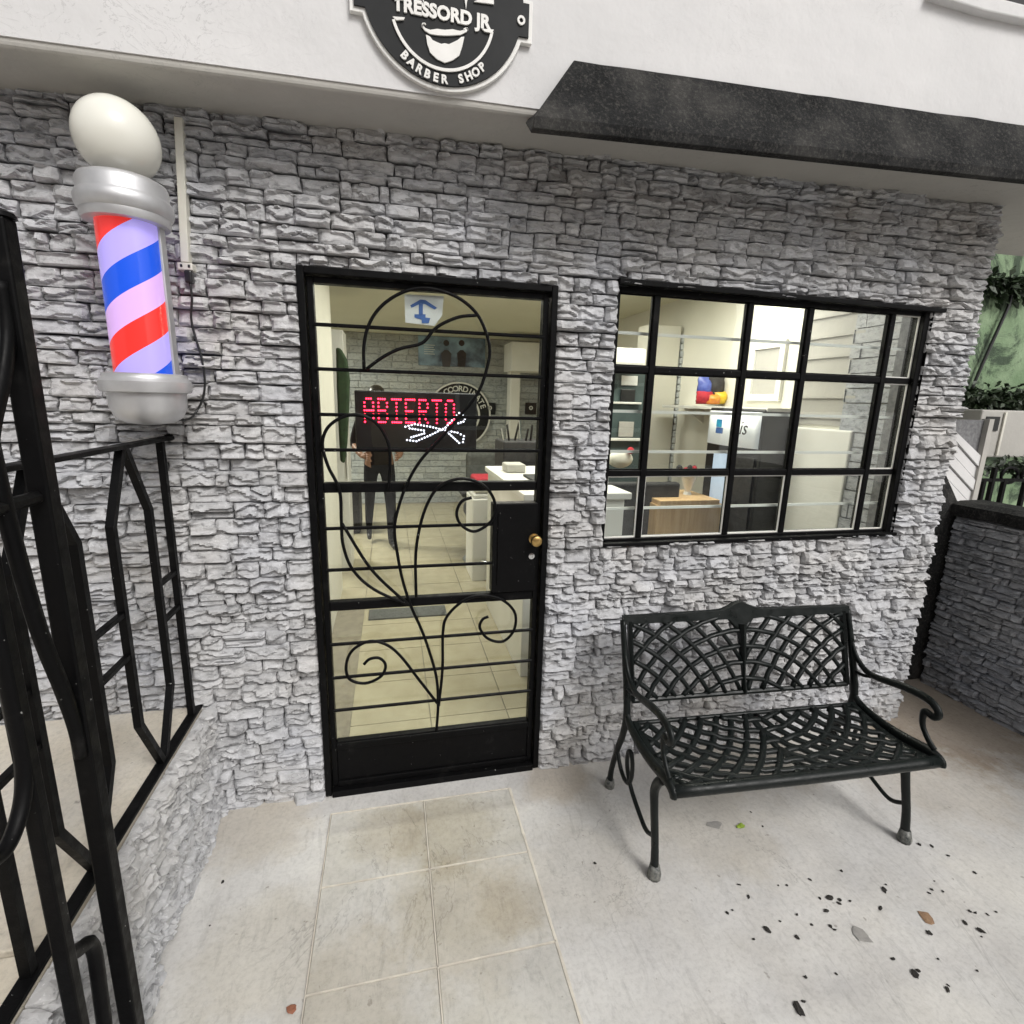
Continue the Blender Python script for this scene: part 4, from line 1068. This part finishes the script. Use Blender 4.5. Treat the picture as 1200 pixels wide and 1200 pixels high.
rgb_ = thing('floor_ring_stand', 'round chrome and black stand foot on the shop floor', 'stand', tuple(at(572, 651, 2, FZ)))
q = at(580, 649, 2, FZ)
MB().lathe([(.16, 0), (.16, .015), (.15, .03), (.11, .032), (.105, .012), (.10, .008)], (q.x, q.y, FZ), 28).build('foot', M['chrome'], rgb_, smooth=True)
MB().lathe([(.178, 0), (.178, .018), (.163, .020), (.163, 0)], (q.x, q.y, FZ), 28).build('rubber_ring', M['blackp'], rgb_, smooth=True)
MB().tube([(q.x, q.y, FZ), (q.x, q.y, .75)], .02, 10).build('stem', M['chrome'], rgb_, smooth=True)
MB().box(-.26, .32, 1.72, 1.905, FZ + .003, FZ + .014).build('door_mat', M['grey'], None, bevel=.003)
tag(bpy.data.objects['door_mat'], 'grey mat lying on the cream tile floor', 'mat')
# bench / seat at the far left behind the person
tag(MB().box(-.9, -.45, 4.3, 4.8, FZ, .55).build('waiting_bench', M['dark'], bevel=.03), 'black padded waiting seat by the left wall of the shop', 'seat')
# green garment on a stand and narrow white locker at the left wall
p0, p1 = at(392, 397, 1, 2.8), at(409, 545, 1, 2.8)
lk = thing('white_locker', 'narrow white locker at the end of the left shop wall', 'locker', (p0.x, 2.9, FZ))
MB().box(p0.x - .2, p1.x - .02, 2.95, 3.3, FZ, 2.20).build('locker_body', M['white'], lk, bevel=.005)
MB().box(p1.x - .035, p1.x - .028, 2.94, 2.949, .9, 1.3).build('handle', M['chrome'], lk)
gt = MB(); gp = [at(u, v, 1, 2.75) for u, v in ((394, 407), (400, 409), (407, 422), (410, 445), (409, 480), (407, 520), (404, 543), (399, 540), (397, 500), (395, 455))]
gt.prism([(p.x, p.z) for p in gp], 2.70, 2.80); tag(gt.build('hanging_gown', M['greenc'], bevel=.03, seg=3), 'dark green gown hanging from the white locker', 'gown')
# poster
p0, p1 = at(490, 393, 1, BY - .04), at(568, 431, 1, BY - .04)
po = thing('wall_poster', 'dark blue poster with two figures on the back wall of the shop', 'poster', ((p0.x + p1.x) / 2, BY - .04, p1.z))
MB().box(p0.x, p1.x, BY - .045, BY - .03, p1.z, p0.z).build('sheet', M['poster'], po)
for u, wd, mt in ((523, 9, 'blackp'), (541, 8, 'dark')):
    b0_, b1_ = at(u - wd / 2, 410, 1, BY - .05), at(u + wd / 2, 430, 1, BY - .05); h0 = at(u, 402, 1, BY - .05)
    mb = MB(); mb.prism([(b0_.x, b1_.z), (b1_.x, b1_.z), (b1_.x + .02, b0_.z - .05), (b1_.x - .03, b0_.z), (b0_.x + .03, b0_.z), (b0_.x - .02, b0_.z - .05)], BY - .049, BY - .046); mb.prism(circ(h0.x, h0.z, .045, 0, 2 * pi, 12)[:-1], BY - .049, BY - .046); mb.build('printed_figure', M[mt], po)
mb = MB()
for i in range(5): a_ = at(497, 404 + i * 2.6, 1, BY - .05); mb.box(a_.x, a_.x + .16 - .02 * (i % 2), BY - .047, BY - .0455, a_.z - .004, a_.z + .004)
tag(mb.build('printed_lines', M['card'], po), kind='stuff')
# round emblem on the back wall
ec = at(538, 486, 1, BY - .04); erad = abs(at(574, 490, 1, BY - .04).x - ec.x) * 1.02
re_ = thing('round_wall_emblem', 'round black and white emblem on the back wall behind the LED sign', 'sign', (ec.x, BY - .03, ec.z - erad))
MB().prism(circ(ec.x, ec.z, erad, 0, 2 * pi, 48)[:-1], BY - .05, BY - .03).build('plate', M['signblk'], re_)
for ro, ri_ in ((1.0, .95), (.66, .60)): MB().ribbon(circ(ec.x, ec.z, erad * ro, 0, 2 * pi, 48), circ(ec.x, ec.z, erad * ri_, 0, 2 * pi, 48), BY - .056, BY - .0505).build('ring', M['signwht'], re_)
MB().prism(circ(ec.x, ec.z + erad * .05, erad * .5, .15, pi - .15, 24), BY - .055, BY - .0505).build('centre_field', M['signwht'], re_)
arc_text('BY COORDINATE', erad * .24, ec.x, ec.z, erad * .79, pi - .35, .25, BY - .053, .002, True).build('lettering', M['signwht'], re_)
for s, u in ((1, 574), (1, 622)):
    q = at(u, 478, 1, BY - .04)
    MB().box(q.x - .09, q.x + .09, BY - .049, BY - .03, q.z - .10, q.z + .08).build('tab', M['signblk'], re_)
    MB().ribbon(circ(q.x, q.z, .032, 0, 2 * pi, 16), circ(q.x, q.z, .016, 0, 2 * pi, 16), BY - .056, BY - .0495).build('bolt_ring', M['signwht'], re_)
# bright column / wardrobe right of the emblem
p0, p1 = at(600, 400, 1, 5.2), at(640, 436, 1, 5.2)
tag(MB().box(p0.x, p1.x + .6, 5.2, 5.7, p1.z, p0.z).build('wall_cupboard', M['white'], bevel=.01), 'white wall cupboard hung high on the back wall of the shop', 'cupboard')
p0 = at(598, 440, 1, 5.6); p1 = at(610, 440, 1, 5.6)
tag(MB().box(p0.x, p1.x, 5.6, 5.8, FZ, 2.35).build('white_column', M['white'], bevel=.01), 'narrow white column beside the round wall emblem', 'column')

# ---- room seen through the window
def wbox(u0, v0, u1, v1, y, dep, mat, name, parent=None, bevel=.004, z0=None, dx0=0, dx1=0):
    p0, p1 = at(u0, v0, 1, y), at(u1, v1, 1, y)
    return MB().box(p0.x + dx0, p1.x + dx1, y, y + dep, p1.z if z0 is None else z0, p0.z).build(name, M[mat], parent, bevel=bevel)
# display unit at the left of the window
du = thing('display_unit', 'dark teal display unit with pale framed pictures', 'cabinet', (1.55, 1.9, FZ))
wbox(700, 436, 750, 560, 1.9, .35, 'teal', 'unit_body', du, z0=FZ)
wbox(729, 440, 747, 452, 1.885, .012, 'card', 'picture', du); wbox(728, 456, 744, 472, 1.88, .012, 'blackp', 'picture', du); wbox(726, 494, 742, 512, 1.88, .012, 'soffit', 'picture', du)
wbox(697, 470, 752, 474, 1.86, .03, 'white', 'shelf', du); wbox(695, 513, 752, 517, 1.86, .03, 'white', 'shelf', du)
tag(wbox(694, 405, 757, 429, 1.7, .25, 'white', 'wall_heater', bevel=.02), 'white wall unit above the dark display cabinet', 'unit')
cu_ = thing('cushion', 'pale green cushion with a red flower on the display unit', 'cushion', tuple(at(728, 545, 1, 1.6)))
p0 = at(727, 538, 1, 1.6); MB().ball((p0.x, 1.6, p0.z), .09, 16, 10, (1.1, .6, .75)).build('pad', M['cream'], cu_, smooth='all')
p0 = at(739, 528, 1, 1.55); MB().ball((p0.x, 1.55, p0.z), .026, 10, 8).build('flower', M['red'], cu_, smooth='all')
# pillar with stone strip
tag(wbox(761, 380, 779, 600, 2.3, .2, 'cream', 'wall_pillar', z0=FZ), 'cream pillar in the room behind the window', 'pillar')
MB().box(0, .01, 0, .01, 0, .01)
pst = thing('stone_strip', 'narrow grey stone strip beside the cream pillar', 'strip', tuple(at(783, 560, 1, 2.31)))
p0, p1 = at(779.5, 600, 1, 2.31), at(790, 600, 1, 2.31)
z = FZ
while z < 2.2: MB().box(p0.x, p1.x - rnd.uniform(0, .015), 2.275 + rnd.uniform(0, .012), 2.45, z + .003, z + .055).build('stone', M['bstone'], pst, bevel=.006, seg=1); z += .058
# white rear partition
pr = wbox(789, 345, 960, 640, 3.0, .08, 'cream', 'partition', shop, z0=FZ)
# grey leaning panel
tag(wbox(789, 411, 808, 428, 2.6, .05, 'grey', 'grey_screen', z0=1.5), 'small grey screen on the partition behind the window', 'screen')
# shelf with snack packs, along the right wall
shf = thing('wall_shelf', 'long white wall shelf over the drinks fridge', 'shelf', (2.3, 1.4, 1.6))
sa, sb_ = at(900, 476, 0, 2.22), at(776, 476, 0, 2.22); sz = (sa.z + sb_.z) / 2
MB().box(2.22, 2.439, sa.y, sb_.y, sz - .022, sz).build('board', M['white'], shf, bevel=.003)
for y in (sa.y + .2, sb_.y - .3): MB().prism([(2.26, sz - .023), (2.438, sz - .023), (2.438, sz - .14)], y, y + .02).build('bracket', M['white'], shf)
def pack(u0, v0, u1, v1, y, mat, label, name='snack_bag'):
    p0, p1 = at(u0, v0, 1, y), at(u1, v1, 1, y); mb = MB(); vs_ = []; n_, m_ = 8, 8
    W_, H_ = (p1.x - p0.x), p0.z - p1.z
    for sgn in (-1, 1):
        for j in range(m_ + 1):
            for i in range(n_ + 1):
                fx, fz = i / n_, j / m_; d = .05 * (sin(pi * fx) ** .6) * (sin(pi * fz) ** .6) + .003
                vs_.append((p0.x + W_ * fx + .004 * sin(fz * 20), y + .06 + sgn * d, p1.z + H_ * fz + (.006 * sin(fx * 25) if j in (0, m_) else 0)))
    k = n_ + 1; N0 = k * (m_ + 1); fs = []
    for j in range(m_):
        for i in range(n_):
            a = j * k + i; fs.append((a, a + 1, a + k + 1, a + k)); fs.append((N0 + a, N0 + a + k, N0 + a + k + 1, N0 + a + 1))
    mb.add(vs_, fs); return tag(mb.build(name, M[mat], smooth='all'), label, 'snack bag')
pack(824, 441, 838, 473, 1.62, 'bluepk', 'blue and white snack bag on the wall shelf'); pack(837, 440, 852, 473, 1.60, 'dark', 'black snack bag on the wall shelf')
pack(822, 458, 840, 474, 1.58, 'red', 'red snack bag lying in front of the blue one'); pack(842, 458, 857, 474, 1.57, 'yellow', 'yellow snack bag in front of the black one'); pack(834, 462, 848, 474, 1.55, 'orange', 'orange snack bag at the front of the wall shelf')
# drinks fridge against the right wall, facing into the room
FX = 2.20
fa, fb = at(893, 500, 0, FX), at(829, 500, 0, FX); ftop = at(860, 482, 0, FX).z; fbot = at(860, 521, 0, FX).z
fg = thing('drinks_fridge', 'black drinks fridge with a glass door and a white curved header panel', 'fridge', (2.32, (fa.y + fb.y) / 2, FZ))
MB().box(FX + .01, 2.438, fa.y, fb.y, FZ, ftop + .02).build('cabinet', M['blackp'], fg, bevel=.01)
mb = MB(); nn = 14; vs_ = []
for i in range(nn + 1):
    f = i / nn; x = FX - .045 * sin(pi * f) ** .8 + .004; y = fb.y - .015 + (fa.y - fb.y + .03) * f
    vs_ += [(x, y, fbot - .01), (x, y, ftop)]
mb.add(vs_, [(2 * i, 2 * i + 1, 2 * i + 3, 2 * i + 2) for i in range(nn)]); hd_ = mb.build('header_panel', M['fhead'], fg, smooth='all'); hd_.modifiers.new('s', 'SOLIDIFY').thickness = .003
def onh(u, v, d=.05): return at(u, v, 0, FX - d)
hc = onh(868, 500); 
tag(text_mb('Lis', .13, lambda x, z, d: (FX - .048 - d, hc.y - x - .25 * z, hc.z + z - .01), .0, .002).build('lettering', M['blackp'], fg), kind='stuff')
lc = onh(843, 500, .042)
MB().box(FX - .047, FX - .038, lc.y - .025, lc.y + .03, lc.z - .002, lc.z + .05).build('logo_mark', M['cyan'], fg); MB().box(FX - .047, FX - .038, lc.y - .045, lc.y + .03, lc.z - .045, lc.z - .006).build('logo_mark', M['blue'], fg)
ga, gb_ = at(856, 560, 0, FX), at(834, 560, 0, FX)
MB().box(FX - .004, FX + .009, ga.y, gb_.y, .25, fbot - .07).build('glass_door', M['ltblue'], fg)
MB().box(FX - .004, FX + .009, fa.y + .03, ga.y - .02, .25, fbot - .07).build('door_panel', M['dark'], fg)
MB().box(FX - .02, FX - .006, ga.y - .018, ga.y - .006, .7, 1.1).build('handle', M['chrome'], fg)
# wooden counter
ct = thing('wooden_counter', 'pale wooden counter with an orange-brown top below the drinks fridge', 'counter', tuple(at(805, 640, 1, 1.15)))
wbox(770, 592, 841, 640, 1.15, .35, 'wood', 'front_board', ct, z0=FZ)
wbox(774, 587, 843, 594, 1.13, .42, 'wood', 'top', ct)
fl_ = thing('flower_dish', 'small dish of red and dark dried flowers on the counter', 'flowers', tuple(at(808, 586, 1, 1.35)))
p0 = at(808, 552, 1, 1.35); pz = at(800, 587, 1, 1.25).z
MB().lathe([(.03, pz), (.035, pz + .02), (.02, pz + .05), (.06, p0.z - .02), (.075, p0.z)], (p0.x, 1.35, 0), 18).build('dish', M['white'], fl_, smooth=True)
for i in range(14):
    a_ = rnd.uniform(0, 6.3); r0 = rnd.uniform(0, .09); MB().ball((p0.x + r0 * cos(a_), 1.35 + r0 * sin(a_) * .6, p0.z + rnd.uniform(0, .03)), rnd.uniform(.014, .024), 8, 6).build('bloom', M['red' if i % 2 else 'dark'], fl_, smooth='all')
pack(858, 598, 874, 632, 1.2, 'yellow', 'large yellow packet standing beside the wooden counter')
# white fridge / panel and frame on the right wall
wp = thing('white_refrigerator', 'tall white refrigerator by the right wall behind the window', 'refrigerator', (2.3, .72, FZ))
a0 = at(930, 500, 0, 2.40); a1 = at(998, 508, 0, 2.40)
MB().box(2.40, 2.439, a1.y, a0.y, FZ, a0.z).build('fridge_body', M['white'], wp, bevel=.01)
MB().box(2.392, 2.399, a1.y + .02, a0.y - .02, FZ + .62, FZ + .63).build('door_gap', M['mortar'], wp)
pf = thing('picture_frame', 'white picture frame hanging on the right shop wall', 'picture', (2.44, 1.3, 1.74))
f0, f1 = at(882, 410, 0, 2.43), at(914, 470, 0, 2.43)
ya, yb, za, zb = f1.y, f0.y, f1.z, f0.z + .04
mb = MB(); e = .045
for b_ in ((ya, yb, za, za + e), (ya, yb, zb - e, zb), (ya, ya + e, za + e, zb - e), (yb - e, yb, za + e, zb - e)): mb.box(2.415, 2.438, *b_)
mb.build('frame', M['white'], pf); MB().box(2.43, 2.439, ya + e, yb - e, za + e, zb - e).build('print', M['soffit'], pf)
# dark stone cladding on the right wall next to the window
dk = thing('stone_cladding', 'dark grey stone cladding on the inner right wall by the window', 'cladding', (2.43, .3, FZ))
z = FZ; r = 0
while z < 2.5:
    y = .155 + (.06 if r % 2 else 0); MB().box(2.425 - .0, 2.4385, .152, y, z + .002, z + .075).build('stone', M['dstone'], dk) if r % 2 else None
    while y < .50: MB().box(2.420 - rnd.uniform(0, .012), 2.4385, y + .002, min(y + .14, .5), z + .002, z + .075).build('stone', M['dstone'], dk); y += .14
    z += .079; r += 1
# louvred shutter above the refrigerator
lv = thing('louvre_panel', 'grey slatted panel high on the right wall above the refrigerator', 'panel', (2.43, .7, 1.6))
l0, l1 = at(945, 372, 0, 2.42), at(1000, 480, 0, 2.42)
MB().box(2.432, 2.4385, l1.y, l0.y, a0.z + .02, 2.4).build('board', M['soffit'], lv)
MB().box(2.41, 2.4315, l0.y - .012, l0.y, a0.z + .02, 2.4).build('upright', M['white'], lv)
for k in range(7): MB().box(2.418, 2.4315, l1.y, l0.y - .013, a0.z + .06 + k * .115, a0.z + .075 + k * .115).build('slat', M['soffit'], lv)
# black waiting chairs below the window
for i, (u, y) in enumerate(((724, 1.0), (768, 1.25))):
    p = at(u, 566, 1, y); cx = p.x
    ch = thing('waiting_chair', 'black padded waiting chair ' + ('in front of the dark display unit', 'beside the pale wooden counter')[i], 'chair', (cx, y, FZ), group='black waiting chairs')
    MB().box(cx - .2, cx + .2, y, y + .07, .45, p.z).build('backrest', M['dark'], ch, bevel=.02, seg=3)
    MB().box(cx - .2, cx + .2, y + .08, y + .45, .40, .47).build('seat', M['dark'], ch, bevel=.02, seg=3)
    for sx in (-.17, .17):
        for sy in (.03, .42): MB().sq([(cx + sx, y + sy, FZ), (cx + sx, y + sy, .40)], .025).build('leg', M['chrome'], ch)

# ================================================================== PERSON inside, behind the sign
pp = at(447, 639, 2, FZ); PX, PY = pp.x, pp.y
per = thing('person', 'person in black shirt and black trousers walking inside the shop behind the LED sign', 'person', (PX, PY, FZ), RAD(8))
def figure():
    J = {}; E_ = []; R_ = {}
    def j(n, p, r): J[n] = V(p); R_[n] = r
    H = 1.0
    j('pel', (0, 0, .93), (.15, .11)); j('wst', (0, 0, 1.08), (.135, .10)); j('chs', (0, -.01, 1.28), (.165, .115)); j('ubk', (0, 0, 1.40), (.13, .09)); j('nek', (0, -.005, 1.47), (.055, .055)); j('hd0', (-.005, -.02, 1.545), (.068, .078)); j('hd1', (-.008, -.02, 1.63), (.076, .09)); j('hd2', (-.008, -.01, 1.69), (.06, .07))
    for a, b_ in zip(('pel', 'wst', 'chs', 'ubk', 'nek', 'hd0', 'hd1'), ('wst', 'chs', 'ubk', 'nek', 'hd0', 'hd1', 'hd2')): E_.append((a, b_))
    for s, n in ((-1, 'L'), (1, 'R')):
        fw = -.12 if n == 'R' else .26; lift = 0 if n == 'R' else .09
        j('hip' + n, (s * .09, 0, .88), (.088, .09)); j('kne' + n, (s * .10, fw * .4 - .05, .49 + lift), (.058, .06)); j('ank' + n, (s * .10, fw, .10 + lift * 1.5), (.04, .045)); j('hel' + n, (s * .10, fw + .02, .045 + lift * 1.2), (.036, .034)); j('toe' + n, (s * .115, fw - .15, .035 + lift * .2), (.034, .026))
        for a, b_ in (('pel', 'hip' + n), ('hip' + n, 'kne' + n), ('kne' + n, 'ank' + n), ('ank' + n, 'hel' + n), ('hel' + n, 'toe' + n)): E_.append((a, b_))
        j('shd' + n, (s * .18, 0, 1.395), (.062, .062)); j('elb' + n, (s * .26, .03, 1.13), (.044, .044)); j('wri' + n, (s * .20, -.17, 1.02), (.028, .026)); j('pal' + n, (s * .17, -.245, 1.02), (.034, .02))
        for a, b_ in (('ubk', 'shd' + n), ('shd' + n, 'elb' + n), ('elb' + n, 'wri' + n), ('wri' + n, 'pal' + n)): E_.append((a, b_))
        for k in range(4):
            o_ = (k - 1.5) * .019; ln = (.033, .04, .038, .03)[k]
            j(f'f{k}a' + n, (s * (.165 - .01), -.27, 1.02 + o_), (.009, .009)); j(f'f{k}b' + n, (s * (.150), -.27 - ln, 1.012 + o_), (.0085, .0085)); j(f'f{k}c' + n, (s * (.118), -.275 - ln * 1.1, 1.008 + o_), (.007, .007))
            E_.append(('pal' + n, f'f{k}a' + n)); E_.append((f'f{k}a' + n, f'f{k}b' + n)); E_.append((f'f{k}b' + n, f'f{k}c' + n))
        j('t1' + n, (s * .155, -.225, 1.055), (.011, .011)); j('t2' + n, (s * .135, -.26, 1.075), (.0085, .0085)); E_.append(('wri' + n, 't1' + n)); E_.append(('t1' + n, 't2' + n))
    ks = list(J); ix = {k: i for i, k in enumerate(ks)}
    me = bpy.data.meshes.new('body'); me.from_pydata([tuple(J[k]) for k in ks], [(ix[a], ix[b_]) for a, b_ in E_], [])
    o = bpy.data.objects.new('body', me); COL.objects.link(o)
    o.modifiers.new('skin', 'SKIN')
    for i, k in enumerate(ks): me.skin_vertices[0].data[i].radius = R_[k]
    me.skin_vertices[0].data[ix['pel']].use_root = True
    ss = o.modifiers.new('sub', 'SUBSURF'); ss.levels = ss.render_levels = 2
    bpy.context.view_layer.update()
    m2 = bpy.data.meshes.new_from_object(o.evaluated_get(bpy.context.evaluated_depsgraph_get())); bpy.data.objects.remove(o)
    m2.name = 'body'; m2.materials.clear()
    for k in ('skin', 'blackcloth', 'blackp'): m2.materials.append(M[k])
    for p in m2.polygons:
        c_ = p.center; p.use_smooth = True
        forearm = abs(c_.x) > .10 and c_.y < -.03 and 0.9 < c_.z < 1.16
        if forearm or c_.z > 1.465: p.material_index = 0
        elif c_.z < .105: p.material_index = 2
        else: p.material_index = 1
    return m2
bo = link('body', figure(), None, per)
hr = MB(); WMp = WM(per)
mb = MB().ball((0, 0, 0), 1, 18, 12); mb.v = [tuple(WMp @ V((-.008 + x * .086, -.005 + y * .104 + .008, 1.665 + z * .078))) for x, y, z in mb.v if True]
mb.f = [f for f in mb.f if not all((WMp.inverted() @ V(mb.v[i])).y < -.045 and (WMp.inverted() @ V(mb.v[i])).z < 1.69 for i in f)]
mb.build('hair', M['blackp'], per, smooth='all')
for s in (-1, 1):
    MB().ball(WMp @ V((-.008 + s * .032, -.104, 1.605)), .011, 8, 6).build('eye', M['dark'], per, smooth='all')
    MB().ball(WMp @ V((-.008 + s * .082, -.01, 1.59)), .026, 8, 6, (.4, .8, 1.2)).build('ear', M['skin'], per, smooth='all')
MB().ball(WMp @ V((-.008, -.118, 1.575)), .016, 8, 6, (.9, 1.2, 1.4)).build('nose', M['skin'], per, smooth='all')
MB().ball(WMp @ V((-.008, -.102, 1.54)), .022, 8, 6, (1.2, .5, .35)).build('mouth', M['red'], per, smooth='all')

# ================================================================== LITTER on the patio
def crumb(u, v, s, mat='crumb', seed=0, flat=.35, el=1.0, rot=0):
    p = at(u, v, 2, 0); r = random.Random(seed * 13 + int(u)); mb = MB()
    mb.ball((0, 0, 0), 1, 8, 5); vv = []
    for x, y, z in mb.v:
        k = 1 + .8 * MN.noise(V((x * 1.7 + u, y * 1.7, z * 1.7 + v)))
        a, b_ = x * k * el, y * k
        vv.append((p.x + s * (a * cos(rot) - b_ * sin(rot)), p.y + s * (a * sin(rot) + b_ * cos(rot)), .001 + s * flat * (z * k + .75)))
    mb.v = vv; return mb
sp = [(1077, 990, 7), (1092, 992, 5), (1111, 1003, 5), (986, 1021, 5), (949, 1031, 4), (922, 1038, 4), (912, 1038, 3), (866, 1037, 4), (877, 1051, 5), (852, 1070, 5), (858, 1067, 4), (899, 1090, 8), (883, 1101, 4), (934, 1099, 7), (914, 1080, 3), (934, 1072, 4), (951, 1084, 5), (968, 1068, 6), (961, 1053, 4), (972, 1053, 10), (984, 1055, 7), (983, 1059, 5), (996, 1056, 4), (973, 1086, 6), (978, 1090, 4), (1036, 1043, 8), (1038, 1037, 4), (1032, 1065, 6), (1142, 1023, 5), (1095, 1033, 3), (1092, 1043, 5), (1089, 1047, 4), (1105, 1045, 4), (1136, 1068, 5), (1143, 1070, 4), (1157, 1072, 4), (1167, 1069, 4), (1131, 1082, 6), (1149, 1091, 8), (1150, 1098, 3), (1089, 1094, 9), (1046, 1124, 5), (1072, 1142, 10), (1076, 1138, 6), (1110, 1160, 6), (1111, 1155, 3), (944, 1146, 5), (935, 1184, 11), (942, 1174, 4), (894, 969, 4), (1009, 912, 3), (1099, 1124, 3), (261, 1034, 5), (246, 1085, 3), (491, 1000, 5), (697, 1012, 5), (554, 1156, 4), (880, 952, 3), (1145, 1138, 3), (980, 1142, 4)]
for i, (u, v, s) in enumerate(sp):
    tag(crumb(u, v, s * .00092, seed=i, el=1.0 + .9 * ((i * 37) % 10) / 10, rot=i * 1.3).build('debris_crumb', M['crumb']), 'small dark crumb of dried debris lying on the pale patio', 'debris', 'dark crumbs on the patio')
tag(crumb(1086, 1076, .018, seed=5, flat=.12, el=1.3, rot=1.2).build('fallen_leaf', M['brownleaf']), 'dry brown leaf lying on the patio among dark crumbs', 'leaf')
tag(crumb(1009, 1096, .020, seed=6, flat=.10, el=1.35, rot=-1.0).build('flat_pebble', M['pebble']), 'flat grey pebble on the patio beside the dark crumbs', 'pebble')
tag(crumb(868, 968, .011, 'leaf2', 7, .25, 1.8, .4).build('fallen_leaf', M['leaf2']), 'small yellow-green leaf lying under the front of the bench', 'leaf')
tag(crumb(838, 966, .017, 'pebble', 8, .03, 1.6, 0).build('dirt_smear', M['pebble']), 'grey dirt smear on the patio under the bench', 'dirt')
tag(crumb(342, 1183, .011, 'rust', 9, .3, 1.3, .3).build('brick_chip', M['rust']), 'small reddish brick chip on the patio near the landing', 'chip')
tag(crumb(489, 977, .014, 'crumb', 10, .05, 1.6, .3).build('tar_mark', M['crumb']), 'black tar mark on the first slab in front of the door', 'mark')
